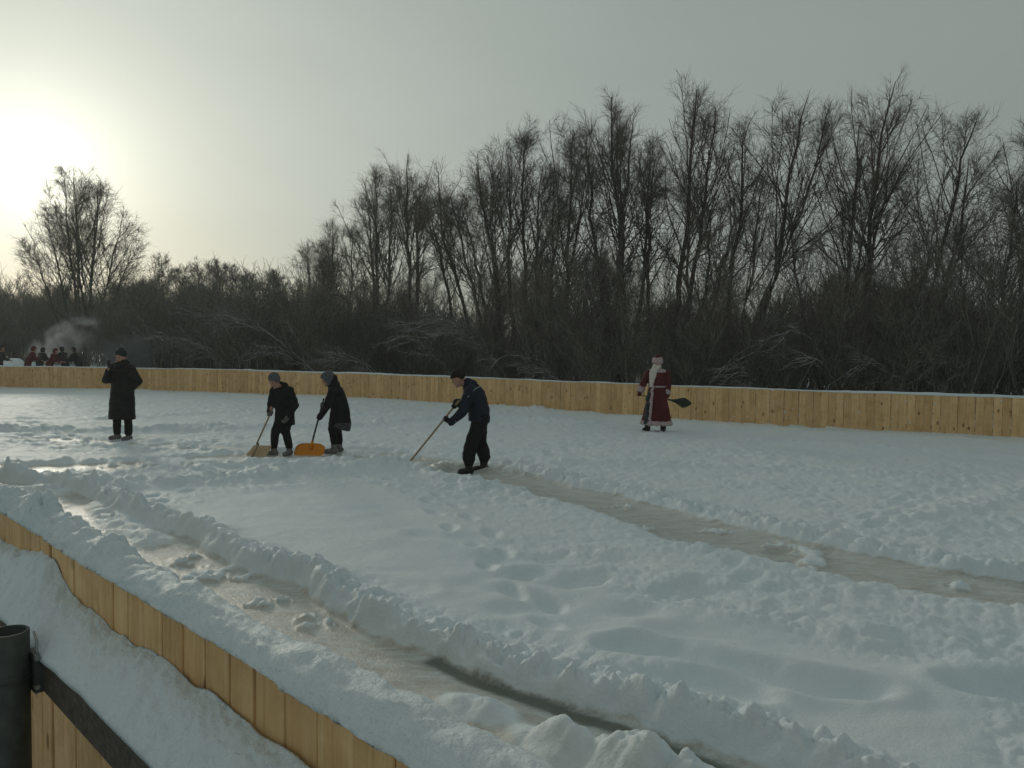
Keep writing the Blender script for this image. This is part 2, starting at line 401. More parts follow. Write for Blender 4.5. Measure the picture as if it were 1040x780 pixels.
    wet = (1-ss(.03, .09, dW)); cutw = wet*ss(.0, .2, ice*.5+.3)
    h = h*(1-wet*.9)-.03*wet; ice = np.maximum(ice, wet)
    return h, ice, wet
nl4 = [tuple(p) for p in near_l[::8]]; fl4 = [tuple(p) for p in far_l[::16]]
def ground_all(x, y):
    ins = inside_mask(x, y)
    h, ice, wet = rink(x, y)
    dn, _, pn = polydist(x, y, nl4); df, _, pf = polydist(x, y, fl4)
    # snow banked against inside of the fences
    h = h+.08*np.exp(-(dn/.15)**2)*(.6+.8*fbm(x*3, y*3, 17))
    h = h+(.0+.10*fbm(pf*.35, pf*0, 19, 3))*np.exp(-(df/.8)**2)*(.7+.6*billow(x*3, y*3, 18, 3))
    ice = ice*(1-np.exp(-(dn/.2)**2))*(1-np.exp(-(df/.8)**2))
    out = .10+.5*(fbm(x*.08, y*.08, 7, 3)-.5)*ss(3, 12, np.minimum(df, dn))+.08*(fbm(x*.9, y*.9, 8, 4)-.5)
    nearout = (dn < 6) & ~ins
    out = np.where(nearout, out*ss(0, 6, dn)-.42*(1-ss(3, 6, dn)), out)
    far = ss(80, 300, np.hypot(x, y)); out = out*(1-far)
    return np.where(ins, h, out), np.where(ins, ice, 0), np.where(ins, wet, 0)
rr = np.concatenate([np.linspace(.05, 2.0, 12), 2.0*np.exp(np.arange(1, 610)*.00518), ])
rlast = rr[-1]; rr = np.concatenate([rr, rlast*np.exp(np.arange(1, 46)*.1)])
aa = np.concatenate([np.linspace(-180, -44, 90, endpoint=False), np.linspace(-43, 43, 740, endpoint=False), np.linspace(44, 180, 90, endpoint=False)])*math.pi/180
Rg, Ag = np.meshgrid(rr, aa, indexing='ij'); X = Rg*np.sin(Ag); Y = Rg*np.cos(Ag)
Hh, Ic, We = ground_all(X, Y)
nr, na = X.shape
V = np.stack([X.ravel(), Y.ravel(), Hh.ravel()], 1)
idx = np.arange(nr*na).reshape(nr, na); nx = np.roll(idx, -1, axis=1)
F = np.stack([idx[:-1], nx[:-1], nx[1:], idx[1:]], -1).reshape(-1, 4)[:, ::-1]
c0 = len(V); V = np.vstack([V, [[0, 0, V[:na, 2].mean()]]])
T = np.stack([nx[0], np.full(na, c0), idx[0]], -1)[:, ::-1]
g = mesh_np('snow_ground', V, [F, T], M['snow']); tag(g, kind='structure')
for nm, arr in (('ice', Ic), ('wet', We)):
    a = g.data.attributes.new(nm, 'FLOAT', 'POINT'); a.data.foreach_set('value', np.append(arr.ravel(), 0).astype(np.float32))
def gh(x, y):
    h, _, _ = ground_all(np.array([float(x)]), np.array([float(y)])); return float(h[0])

# ------------------------------------------------------------------ fences
def box_v(x0, x1, y0, y1, z0, z1):
    V = np.array([(x, y, z) for z in (z0, z1) for y in (y0, y1) for x in (x0, x1)])
    F = np.array([(0, 2, 3, 1), (4, 5, 7, 6), (0, 1, 5, 4), (2, 6, 7, 3), (0, 4, 6, 2), (1, 3, 7, 5)])
    return V, F
def plank_mesh(name, wd, h0, h1, th, seed):
    r = random.Random(seed); bm = bmesh.new()
    z1 = h1; n = 4; prev = []
    V, F = box_v(-wd/2, wd/2, -th/2, th/2, h0, h1)
    vs = [bm.verts.new(v) for v in V]
    for f in F: bm.faces.new([vs[i] for i in f])
    vs[6].co.z += r.uniform(-.006, .006); vs[4].co.z = vs[6].co.z; vs[5].co.z += r.uniform(-.006, .006); vs[7].co.z = vs[5].co.z
    bmesh.ops.bevel(bm, geom=bm.edges[:], offset=.003, segments=1, affect='EDGES')
    me = bpy.data.meshes.new(name); bm.to_mesh(me); bm.free(); me.materials.append(M['pine']); return me
PW = .172
nf = empty('board_fence', (-1.6, 3.16, 0)); tag(nf, 'near run of fresh pine board fence with thick snow on top, lower left corner', 'fence')
ff = empty('board_fence', (2.1, 22.9, 0)); tag(ff, 'long low pine board fence curving along the far side of the rink', 'fence')
FT = .95
def fence(line, root, vis, seed):
    r = random.Random(seed)
    s = np.concatenate([[0], np.cumsum(np.linalg.norm(np.diff(line, axis=0), axis=1))]); L = s[-1]
    n = int(L/PW); meshes = [plank_mesh('plank', PW*k, -.42, FT, .026, i) for i, k in enumerate((.975, .965, .982, .97))]
    SV = []; SF = []; c = 0; pan = 0; dz = 0; off = 0; tops = []
    base = root.location
    for i in range(n):
        if i >= pan: pan = i+r.choice((9, 11, 12, 13)); dz = r.uniform(-.018, .018); off = r.uniform(-.01, .01)
        q = (i+.5)*PW; x = np.interp(q, s, line[:, 0]); y = np.interp(q, s, line[:, 1])
        x2 = np.interp(q+.05, s, line[:, 0]); y2 = np.interp(q+.05, s, line[:, 1]); a = math.atan2(y2-y, x2-x)
        o_ = off+r.uniform(-.002, .002); x += -math.sin(a)*o_; y += math.cos(a)*o_
        z = dz+r.uniform(-.004, .004); sh_ = .0013*(1 if i % 2 else -1); x += math.cos(a)*sh_; y += math.sin(a)*sh_; tops.append((q, z))
        D = y; px = 520+800*x/max(D, .1)
        if vis(x, y, px):
            o = bpy.data.objects.new('plank', r.choice(meshes)); col.objects.link(o); o.parent = root
            o.scale.x = .88 if min(abs(y-2.33), abs(y-3.08)+.0, abs(y-3.80)) < .055 and abs(x+y-1.56) < .2 else 1
            o.location = Vector((x, y, z))-base; o.rotation_euler = (0, r.uniform(-.004, .004), a+(math.pi if r.random() < .5 else 0))
        else:
            V, F = box_v(-PW*.485, PW*.485, -.013, .013, -.42, FT); ca, sa = math.cos(a), math.sin(a)
            W = np.stack([V[:, 0]*ca-V[:, 1]*sa+x, V[:, 0]*sa+V[:, 1]*ca+y, V[:, 2]+z], 1)-np.array(base); SV.append(W); SF.append(F+c); c += 8
    o = mesh_np('plank_row', np.vstack(SV), np.vstack(SF), M['pine'], root, False); o['kind'] = 'stuff'
    return s, tops
sN, topN = fence(near_l, nf, lambda x, y, px: y > 1.0 and px > -190, 3)
sF, topF = fence(far_l, ff, lambda x, y, px: y > 12 and -60 < px < 1130, 4)
def rail(line, off, z0, z1, th, root, name, m, step=6):
    P = line[::step]; t = np.gradient(P, axis=0); t /= np.linalg.norm(t, axis=1)[:, None]; nrm = np.stack([-t[:, 1], t[:, 0]], 1)
    V = []; 
    for (o, z) in ((off-th/2, z0), (off+th/2, z0), (off+th/2, z1), (off-th/2, z1)):
        q = P+nrm*o; V.append(np.column_stack([q, np.full(len(P), z)]))
    n = len(P); V = np.vstack(V)-np.array(root.location); F = []
    for k in range(4):
        a = np.arange(n-1)+k*n; b = np.arange(n-1)+((k+1) % 4)*n; F.append(np.stack([a, b, b+1, a+1], 1))
    return mesh_np(name, V, np.vstack(F), m, root, False)
# side +: which side is outside?  line direction near: left of travel = rink? test
def outside_sign(line):
    i = len(line)//2; t = line[i+1]-line[i]; t /= np.linalg.norm(t); p = line[i]+np.array([-t[1], t[0]])*.5
    return -1 if inside_mask(np.array([p[0]]), np.array([p[1]]))[0] else 1
oN = outside_sign(near_l); oF = outside_sign(far_l)
for z in (.15, .55): rail(far_l, oF*.045, z, z+.1, .045, ff, 'rail', M['grey_wood'], 20)
# posts behind far fence
for q in np.arange(1, sF[-1], 2.4):
    x = np.interp(q, sF, far_l[:, 0]); y = np.interp(q, sF, far_l[:, 1]); x2 = np.interp(q+.1, sF, far_l[:, 0]); y2 = np.interp(q+.1, sF, far_l[:, 1])
    if y < 12 or abs(x) > .8*y: continue
    a = math.atan2(y2-y, x2-x); V, F = box_v(-.05, .05, -.05, .05, -.3, .86)
    o = mesh_np('post', V, F, M['grey_wood'], ff, False); o.location = Vector((x-math.sin(a)*oF*.12, y+math.cos(a)*oF*.12, 0))-ff.location; o.rotation_euler = (0, 0, a)
# snow cap, far: a thin irregular crust
def loft(P2, prof, name, m, label=None):
    """P2 (n,2) centreline, prof(s,k)-> (n,k,2) offsets (sideways, z)"""
    t = np.gradient(P2, axis=0); t /= np.linalg.norm(t, axis=1)[:, None]; nrm = np.stack([-t[:, 1], t[:, 0]], 1)
    s = np.concatenate([[0], np.cumsum(np.linalg.norm(np.diff(P2, axis=0), axis=1))])
    Q = prof(s); n, k, _ = Q.shape
    V = np.empty((n, k, 3)); V[:, :, :2] = P2[:, None]+nrm[:, None]*Q[:, :, :1]; V[:, :, 2] = Q[:, :, 1]
    idx = np.arange(n*k).reshape(n, k); nx = np.roll(idx, -1, 1)
    F = np.stack([idx[:-1], nx[:-1], nx[1:], idx[1:]], -1).reshape(-1, 4)
    e0 = idx[0][::-1][None]; e1 = idx[-1][None]
    return mesh_np(name, V.reshape(-1, 3), [F, e0, e1], m)
vis = (far_l[:, 1] > 5)
PF = far_l[vis]
zoff = np.interp(np.arange(len(PF))*.05, [a for a, b in topF], [b for a, b in topF])
sfull = sF[vis]; zoffF = np.interp(sfull, [a for a, b in topF], [b for a, b in topF])
def profF(s):
    th = np.linspace(0, 2*math.pi, 10, endpoint=False)
    hh = .012+.030*fbm(s*1.3, s*0+1, 101, 4)+.02*ss(.5, .7, fbm(s*.3, s*0+9, 103, 2)); ww = .018+.012*fbm(s*3, s*0+2, 102, 3)
    Q = np.empty((len(s), 10, 2)); Q[:, :, 0] = ww[:, None]*np.cos(th)[None]
    zz = np.maximum(np.sin(th), -.25)[None]*hh[:, None]; Q[:, :, 1] = FT+zoffF[:, None]+zz+.002; return Q
o = loft(PF, profF, 'snow_crust', M['snow_plain']); tag(o, 'thin line of snow lying on top of the far board fence', 'snow', kind='stuff')
# snow cap near: thick, lumpy, hanging to the rink side
PN = spline(NEAR, .012)
sn = np.concatenate([[0], np.cumsum(np.linalg.norm(np.diff(PN, axis=0), axis=1))])
mk = (PN[:, 1] > .2) & (PN[:, 1] < 9.5); PNc = PN[mk]; sn_ = sn[mk]
def profN(s):
    k = 40; th = np.linspace(0, 2*math.pi, k, endpoint=False); S = sn_[:, None]; T = th[None]
    D = PNc[:, 1]
    lfl = ss(2.6, 3.4, D); lump = .55+.75*fbm(sn_*2.1, sn_*0+4, 111, 3)+lfl*(1.3*(billow(sn_*4.3, sn_*0+9, 118, 2)-.5)+.1); big = 1+.35*ss(2.8, 4.5, D)
    hh = .070*lump*(1+.35*(vn(sn_*5, sn_*0+1, 117)-.5)); ww = .080*(.8+.4*fbm(sn_*1.7, sn_*0+8, 112, 3))
    cx = -oN*.045
    c = np.cos(T); s_ = np.sin(T); sup = np.sign(s_)*np.abs(s_)**.85
    lf_ = 1+.9*ss(3.0, 4.6, D)[:, None]
    r = 1+.34*lf_*(billow(sn_[:, None]*6, T*1.6+c*.4, 113, 4)-.6)+(.06+.08*ss(3.0, 4.0, D)[:, None])*(billow(sn_[:, None]*24, T*5, 115, 3)-.6)+.06*(fbm(sn_[:, None]*60, T*9, 116, 2)-.5)
    Q = np.empty((len(s), k, 2))
    Q[:, :, 0] = cx+ww[:, None]*c*r
    zz = np.where(sup > 0, hh[:, None]*1.25*sup*r, hh[:, None]*.9*sup*np.where(-oN*c > 0, 1.5, .02)*r)
    Q[:, :, 1] = FT+.006+zz
    return Q
o = loft(PNc, profN, 'snow_cap', M['snow_plain']); tag(o, 'thick lumpy snow heaped along the top of the near board fence', 'snow', kind='stuff')
# outer beam, parallel to the fence
BA = .20
def offline(P, off):
    t = np.gradient(P, axis=0); t /= np.linalg.norm(t, axis=1)[:, None]; return P+np.stack([-t[:, 1], t[:, 0]], 1)*off
bp = near_l[(near_l[:, 1] > -1.5) & (near_l[:, 1] < 12)]
bo = empty('timber_beam', (float(bp[len(bp)//2][0]), float(bp[len(bp)//2][1]), 0)); 
ln = rail(bp, oN*(BA-.025), .46, .62, .05, bo, 'beam', M['grey_wood'], 20)
tag(bo, 'dark weathered timber beam running outside the near fence under banked snow', 'beam')
for q_ in np.arange(30, len(bp), 44):
    x, y = bp[q_]; a = math.atan2(*(bp[q_+1]-bp[q_])[::-1]) if q_+1 < len(bp) else 2.35
    V, F = box_v(-.03, .03, .014, BA-.052, .50, .58); V[:, 1] *= oN
    o = mesh_np('bracket', V, F if oN > 0 else F[:, ::-1], M['grey_wood'], bo, False); o.location = Vector((x, y, 0))-bo.location; o.rotation_euler = (0, 0, a)
# banked snow between fence and beam
PB = PNc[(PNc[:, 1] > .3)]; sB = sn_[(PNc[:, 1] > .3)]
def profB(s):
    k1 = 34; D = PB[:, 1]
    zc = .80+.10*(fbm(sB*1.4, sB*0+6, 121, 3)-.5)+.05*(fbm(sB*6, sB*0+2, 127, 3)-.5)+.13*np.exp(-((D-3.8)/.22)**2)-.02
    zo = .625+.02*(fbm(sB*3, sB*0, 122, 3)-.5)
    xo = BA+.012+.03*(fbm(sB*2, sB*0+3, 123, 3)-.5)
    u = np.linspace(0, 1, k1)
    Q = np.empty((len(s), k1+3, 2))
    for i, uu in enumerate(u):
        x = .0135+(xo-.0135)*uu; base = zc*(1-uu)+zo*uu+.035*math.sin(math.pi*uu)
        nse = .020*(billow(sB*6+uu*2, sB*0+uu*1.6, 124, 4)-.6)+.014*(billow(sB*22+uu*5, sB*0+uu*5, 125, 4)-.6)
        Q[:, i, 0] = oN*(x+nse*.5*(0 < uu)); Q[:, i, 1] = base+nse*(uu > 0)
    Q[:, -3, 0] = oN*(xo-.004); Q[:, -3, 1] = zo-.03
    Q[:, -2, 0] = oN*(BA-.02); Q[:, -2, 1] = .621
    Q[:, -1, 0] = oN*.0135; Q[:, -1, 1] = .60
    return Q
o = loft(PB, profB, 'snow_bank', M['snow_plain']); tag(o, 'sloping bank of snow lodged between the near fence and the dark beam', 'snow', kind='stuff')
# fix orientation of lofts
for o in [x for x in col.objects if x.name.split('.')[0] in ('snow_bank', 'snow_cap', 'snow_crust', 'beam', 'rail')]:
    bm = bmesh.new(); bm.from_mesh(o.data); bmesh.ops.recalc_face_normals(bm, faces=bm.faces[:]); bm.to_mesh(o.data); bm.free()
# steel pipe post
pd = 3.18; pxx, pyy = -2.055, 3.18
po = empty('steel_post', (pxx, pyy, gh(pxx, pyy)-.1)); tag(po, 'dark steel pipe post with open top bolted to the timber beam', 'post')
def tube_np(P, rad, sides=8, cap=True):
    P = np.asarray(P, float); n = len(P); rad = np.broadcast_to(np.asarray(rad, float), (n,))
    T = np.gradient(P, axis=0); T /= np.linalg.norm(T, axis=1)[:, None]+1e-9
    ref = np.where(np.abs(T[:, 2:3]) > .9, np.array([[1., 0, 0]]), np.array([[0, 0, 1.]]))
    U = np.cross(T, ref); U /= np.linalg.norm(U, axis=1)[:, None]+1e-9; W = np.cross(T, U)
    th = np.linspace(0, 2*math.pi, sides, endpoint=False)
    V = P[:, None]+rad[:, None, None]*(U[:, None]*np.cos(th)[None, :, None]+W[:, None]*np.sin(th)[None, :, None])
    idx = np.arange(n*sides).reshape(n, sides); nx = np.roll(idx, -1, 1)
    F = [tuple(f) for f in np.stack([idx[:-1], idx[1:], nx[1:], nx[:-1]], -1).reshape(-1, 4)]
    if cap: F += [tuple(idx[0]), tuple(idx[-1][::-1])]
    return V.reshape(-1, 3), F
def mesh_py(name, V, F, m, parent=None, smooth=True):
    me = bpy.data.meshes.new(name); me.from_pydata([tuple(v) for v in V], [], [tuple(int(i) for i in f) for f in F]); me.update()
    me.polygons.foreach_set('use_smooth', [smooth]*len(me.polygons)); me.materials.append(m)
    bm = bmesh.new(); bm.from_mesh(me); bmesh.ops.recalc_face_normals(bm, faces=bm.faces[:]); bm.to_mesh(me); bm.free()
    o = bpy.data.objects.new(name, me); col.objects.link(o); o.parent = parent; return o
zb = po.location.z; zt = .72-zb
prof = [(.078, 0), (.078, zt-.004), (.075, zt), (.069, zt), (.067, zt-.004), (.067, zt-.35), (.0, zt-.35)]
V = []; F = []; K = 40
for i, (r_, z_) in enumerate(prof):
    for k in range(K): a = 2*math.pi*k/K; V.append((r_*math.cos(a), r_*math.sin(a), z_))
for i in range(len(prof)-1):
    for k in range(K): F.append((i*K+k, i*K+(k+1) % K, (i+1)*K+(k+1) % K, (i+1)*K+k))
mesh_py('pipe', V, F, M['metal'], po, True)
# collar + bracket + wire
V, F = tube_np([(0, 0, zt-.20), (0, 0, zt-.17)], .083, 32); mesh_py('collar', V, F, M['metal'], po, True)
V, F = box_v(-.05, .05, -.035, .035, -.13, .03); br = mesh_np('clamp_bracket', V, F, M['metal'], po, False); br.location = (.10, .055, zt-.13); br.rotation_euler = (0, 0, R(-45))
V, F = tube_np([(.105, .0, zt+.0), (.125, -.01, zt-.04), (.12, -.005, zt-.08), (.135, -.01, zt-.115)], .005, 6); mesh_py('wire', V, F, M['bright_steel'], po)
for dz_ in (.05, -.07):
    V, F = tube_np([(.125, -.02, zt-.15+dz_), (.14, -.035, zt-.15+dz_)], .011, 6); mesh_py('bolt', V, F, M['bright_steel'], po, False)
# ragged split plank end at the gap (dark torn slot)
gx, gy = -1.56+.0, 0
# snow thrown against the far fence
rS = random.Random(5); SV = []; SF = []; c = 0
bmS = bmesh.new()
def near_fence_point(px):
    k = np.argmin(np.abs(520+800*far_l[:, 0]/np.maximum(far_l[:, 1], .1)-px)+(far_l[:, 1] < 10)*1e6); return far_l[k], far_l[k+1]-far_l[k]
for i in range(150):
    px = rS.gauss(778, 14) if i < 110 else rS.uniform(560, 1040)
    p, t_ = near_fence_point(px); t_ = t_/np.linalg.norm(t_); n_ = np.array([-t_[1], t_[0]])*(-oF)
    z = min(.93, abs(rS.gauss(.45, .27))+.1); r_ = rS.uniform(.006, .018) if i < 110 else rS.uniform(.006, .016)
    mt = Matrix.Translation((p[0]+n_[0]*.016, p[1]+n_[1]*.016, z)) @ Matrix.Rotation(math.atan2(t_[1], t_[0]), 4, 'Z') @ Matrix.Diagonal((r_*rS.uniform(.8, 1.6), r_*.5, r_*rS.uniform(.7, 1.5), 1))
    bmesh.ops.create_icosphere(bmS, subdivisions=1, radius=1, matrix=mt)
me = bpy.data.meshes.new('snow_splatter'); bmS.to_mesh(me); bmS.free(); me.materials.append(M['snow_plain'])
o = bpy.data.objects.new('snow_splatter', me); col.objects.link(o); tag(o, 'white splatter of thrown snow stuck to the far fence boards', 'snow', kind='stuff')

# ------------------------------------------------------------------ trees
def norm(a): return a/(np.linalg.norm(a, axis=-1, keepdims=True)+1e-9)
def spawn(P, Rd, k, t0, t1, ang, length, n, up, jit, rf, rmin, g, taper=.25):
    """children of paths P (N,m,3) with radii Rd (N,m)"""
    Np, m_, _ = P.shape
    t = g.uniform(t0, t1, (Np, k)); par = np.repeat(np.arange(Np), k); tt = t.ravel()*(m_-1)
    i = np.minimum(tt.astype(int), m_-2); f = (tt-i)[:, None]
    st = P[par, i]*(1-f)+P[par, i+1]*f; rad = Rd[par, i]*(1-f[:, 0])+Rd[par, i+1]*f[:, 0]
    tan = norm(P[par, i+1]-P[par, i]); rv = g.normal(size=tan.shape); pr = norm(rv-(rv*tan).sum(1, keepdims=True)*tan)
    a = ang*(.65+.7*g.random(len(par)))[:, None]
    d = norm(tan*np.cos(a)+pr*np.sin(a))
    pl_ = np.linalg.norm(np.diff(P, axis=1), axis=2).sum(1)[par]
    L = length(t.ravel(), pl_)*(.6+.8*g.random(len(par)))
    pts = [st]
    for s in range(n-1):
        d = norm(d+np.array([0, 0, up])+g.normal(size=d.shape)*jit); pts.append(pts[-1]+d*(L/(n-1))[:, None])
    Q = np.stack(pts, 1); r0 = np.maximum(rad*rf, rmin)
    return Q, r0[:, None]*np.linspace(1, taper, n)[None]
def tubes(P, Rd, sides):
    N_, n, _ = P.shape
    T = norm(np.gradient(P, axis=1)); ref = np.where(np.abs(T[..., 2:3]) > .95, np.array([1., 0, 0]), np.array([0, 0, 1.]))
    U = norm(np.cross(T, ref)); W = np.cross(T, U); th = np.linspace(0, 2*math.pi, sides, endpoint=False)
    V = P[:, :, None]+Rd[:, :, None, None]*(U[:, :, None]*np.cos(th)[:, None]+W[:, :, None]*np.sin(th)[:, None])
    idx = np.arange(N_*n*sides).reshape(N_, n, sides); nx = np.roll(idx, -1, 2)
    F = np.stack([idx[:, :-1], idx[:, 1:], nx[:, 1:], nx[:, :-1]], -1).reshape(-1, 4)
    return V.reshape(-1, 3), F
def joinm(L):
    Vs = []; Fs = []; c = 0
    for V, F in L: Vs.append(V); Fs.append(F+c); c += len(V)
    return np.vstack(Vs), np.vstack(Fs)
def tree_meshes(stems, seed, limbs=16, br=9, tw=13, spread=.5, tmin=.42, lim_len=.34, up=.07, thick=1.0, low=False, twr=.0042):
    """stems: (bx,by,tx,ty,h) base offset, tip offset, height"""
    g = np.random.default_rng(seed); n = 14
    SP = []; SR = []
    for bx, by, tx, ty, h in stems:
        t = np.linspace(0, 1, n); cv = np.cumsum(g.normal(size=(n, 2)), 0)*h*.007; cv -= cv[-1]*t[:, None]
        e = t**.85
        x = bx+(tx-bx)*e+cv[:, 0]; y = by+(ty-by)*e+cv[:, 1]; SP.append(np.stack([x, y, h*t-.2*(t == 0)], 1))
        SR.append((.0102*h*thick)*(1-t)**.8+.012)
    SP = np.array(SP); SR = np.array(SR)
    A, Ar = spawn(SP, SR, max(5, int(limbs*.62)), tmin, .92, spread, lambda t, l: l*(1-t)*lim_len*2.1+.3, 9, up*.8, .075, .42, .012, g, .3)
    B, Br = spawn(A, Ar, br, .2, .97, .58, lambda t, l: l*(1-t)*.62+.35, 7, .02, .11, .5, .008, g, .4)
    B2, B2r = spawn(SP, SR, int(limbs*.8), max(tmin, .4), 1., .55, lambda t, l: l*(1-t)*.45+.4, 7, .05, .10, .45, .009, g, .4)
    B = np.concatenate([B, B2]); Br = np.concatenate([Br, B2r])
    C, Cr = spawn(B, Br, tw, .15, 1., .72, lambda t, l: l*.30*(1.1-.6*t)+.26, 4, -.01, .17, .7, twr, g, .4)
    tr = joinm([tubes(SP, SR, 7), tubes(A, Ar, 5)]); cr = joinm([tubes(B, Br, 3), tubes(C, Cr, 3)])
    return tr, cr
def make_tree(px, D, stems, seed, label, name='bare_tree', cat='tree', group=None, trunkmat='bark', **kw):
    x = at(px, D); r_ = empty(name, (x, D, gh(x, D)-.05)); tag(r_, label, cat, group)
    (tv, tf), (cv, cf) = tree_meshes(stems, seed, **kw)
    mesh_np('trunk', tv, tf, M[trunkmat], r_); mesh_np('crown', cv, cf, M['twig'], r_)
    return r_
def S(D, base, lst):
    """stems from pixel columns: (bottom column, tip column, tip row)"""
    out = []
    for i, (bx, tx, ty) in enumerate(lst):
        yh = 348+.012*tx; h = ((yh-ty)/800*D+1.9)*.955
        out.append((at(bx, D)-at(base, D), ((i*37) % 5-2)*.22, at(tx, D)-at(base, D), ((i*53) % 7-3)*.4, h))
    return out
TG = 'tall bare trees beyond the far fence'
spec = [
 (884, 29, [(858, 884, 84), (866, 902, 150)], dict(limbs=22, spread=.5), 'tallest thin-topped bare tree on the right, rising above its neighbours'),
 (843, 28, [(843, 850, 128), (840, 800, 212), (846, 872, 190)], dict(limbs=16, spread=.6), 'forked bare tree with a long limb reaching left, just left of the tallest right-hand tree'),
 (925, 29, [(905, 965, 116), (926, 982, 150), (912, 935, 205)], dict(limbs=16, spread=.6), 'bare tree leaning right between the tallest right-hand tree and the right edge'),
 (990, 28, [(991, 1003, 185), (985, 978, 235)], dict(limbs=20, spread=.7), 'short twiggy bare tree second from the right edge of the grove'),
 (1013, 29, [(1008, 1034, 128), (1018, 1062, 160)], dict(limbs=20), 'bare tree cut by the right edge of the picture'),
 (740, 29, [(734, 800, 101), (731, 758, 112), (742, 822, 122), (745, 778, 170)], dict(limbs=15), 'wide fan of several leaning stems right of the red-coated person'),
 (700, 30, [(668, 694, 92), (676, 723, 97), (664, 652, 150)], dict(limbs=17, spread=.45), 'slender bare tree with two tall stems directly above the red-coated person'),
 (700, 34, [(700, 690, 170), (706, 745, 180), (694, 715, 200)], dict(limbs=15), 'lower bare tree filling the gap behind the two-stemmed one'),
 (622, 30, [(622, 612, 101), (626, 640, 110), (617, 590, 135), (630, 665, 150), (620, 622, 128)], dict(limbs=14, spread=.4, lim_len=.28), 'broad dense bare tree with many upright stems and a rounded top, middle of the grove'),
 (575, 32, [(570, 576, 133), (566, 560, 160), (560, 592, 170)], dict(limbs=16, spread=.38), 'narrow bare tree immediately left of the broad many-stemmed one'),
 (530, 33, [(528, 530, 136), (534, 549, 158), (522, 512, 150), (540, 566, 200)], dict(limbs=15), 'upright bare tree above and right of the navy-jacketed person'),
 (485, 34, [(512, 484, 155), (505, 455, 190), (516, 498, 172)], dict(limbs=15, spread=.45), 'bare tree whose stems sweep up to the left above the navy-jacketed person'),
 (450, 35, [(500, 446, 172), (480, 430, 195), (508, 468, 205)], dict(limbs=15), 'bare tree with strongly left-leaning stems at the middle of the slope of treetops'),
 (415, 40, [(414, 416, 156), (420, 424, 180)], dict(limbs=20, spread=.4), 'pointed slender bare tree standing above the left shoulder of the grove'),
 (385, 41, [(384, 385, 174), (380, 372, 200), (392, 398, 190)], dict(limbs=18, spread=.35), 'slim brushy bare tree with a rounded tip left of the pointed one'),
 (345, 46, [(345, 342, 222), (350, 356, 230), (340, 330, 250)], dict(limbs=18, spread=.45), 'low bushy bare tree on the left slope of the grove'),
 (318, 50, [(318, 315, 250), (322, 328, 262)], dict(limbs=20, spread=.5), 'small bare tree at the left end of the grove'),
 (85, 60, [(82, 86, 166), (82, 64, 170), (83, 108, 176), (82, 44, 205), (84, 130, 208), (83, 96, 176), (82, 36, 240), (84, 142, 245), (82, 74, 190)], dict(limbs=20, spread=.6, lim_len=.34, tw=11, br=9, twr=.008, thick=.8, tmin=.28), 'large solitary round-crowned bare tree in front of the sun glow on the left'),
 (172, 72, [(172, 171, 258), (176, 180, 268)], dict(limbs=14, spread=.4, twr=.012), 'first pair of thin far trees right of the round-crowned tree'),
 (214, 72, [(212, 206, 264), (216, 220, 262), (222, 228, 266)], dict(limbs=12, spread=.35, twr=.012), 'cluster of thin upright far trees between the round-crowned tree and the grove'),
 (240, 74, [(238, 241, 268), (246, 248, 276)], dict(limbs=12, spread=.35, twr=.012), 'thin far trees just right of the upright cluster'),
 (268, 74, [(265, 262, 282), (272, 276, 278), (284, 285, 284)], dict(limbs=12, spread=.4, twr=.012), 'lowest thin far trees beside the left end of the grove'),
]
for i, (px, D, st, kw, lab) in enumerate(spec):
    make_tree(px, D, S(D, px, st), 100+i, lab, group=TG, **kw)
# background trees: five kinds copied
protos = []
for k in range(5):
    g_ = random.Random(k); st = [(g_.uniform(-.3, .3), g_.uniform(-.3, .3), g_.uniform(-1.2, 1.2), g_.uniform(-1, 1), 8*g_.uniform(.85, 1)) for _ in range(2+k % 3)]
    (tv, tf), (cv, cf) = tree_meshes(st, 300+k, limbs=15, br=8, tw=8, spread=.5, tmin=.22, twr=.008)
    r_ = empty('slim_tree'); t_ = mesh_np('trunk', tv, tf, M['birch' if k in (0, 3) else 'bark'], r_); c_ = mesh_np('crown', cv, cf, M['twig'], r_); protos.append((r_, t_, c_))
used = set()
def topprof(px): return (22 if px > 300 else 0)+np.interp(px, [-80, 0, 60, 130, 200, 270, 310, 350, 400, 450, 550, 650, 750, 850, 950, 1100], [282, 284, 292, 282, 290, 300, 272, 245, 225, 228, 225, 235, 250, 250, 245, 235])
rb = random.Random(11)
def put_bg(px, D, h, gl):
    global used
    k = rb.randrange(5); r0, t0, c0_ = protos[k]
    x = at(px, D)
    if k in used:
        r_ = r0.copy(); col.objects.link(r_)
        for ch in (t0, c0_):
            c = ch.copy(); col.objects.link(c); c.parent = r_
    else: r_ = r0; used.add(k)
    r_.location = (x, D, -.1); s_ = h/8; r_.scale = (s_, s_, s_); r_.rotation_euler = (0, 0, rb.uniform(0, 6.28))
    tag(r_, *gl)
BG = ('slim grey bare tree among the dense mass of the grove beyond the fence', 'tree', 'slim trees massed in the grove')
BL = ('slim far bare tree in the low dark treeline on the left', 'tree', 'trees of the far left treeline')
for i in range(62):
    px = rb.uniform(300, 1130); D = {0: rb.uniform(32, 38), 1: rb.uniform(38, 48), 2: rb.uniform(48, 62)}[i % 3]
    if px < 420: D += 10+(420-px)*.06
    ty = topprof(px)+rb.uniform(-10, 80); h = (348+.012*px-ty)/800*D+1.9; put_bg(px, D, h, BG)
for i in range(75):
    px = rb.uniform(-120, 325); D = rb.uniform(72, 100); ty = topprof(px)+rb.uniform(-5, 22); h = (348+.012*px-ty)/800*D+1.9; put_bg(px, D, h, BL)
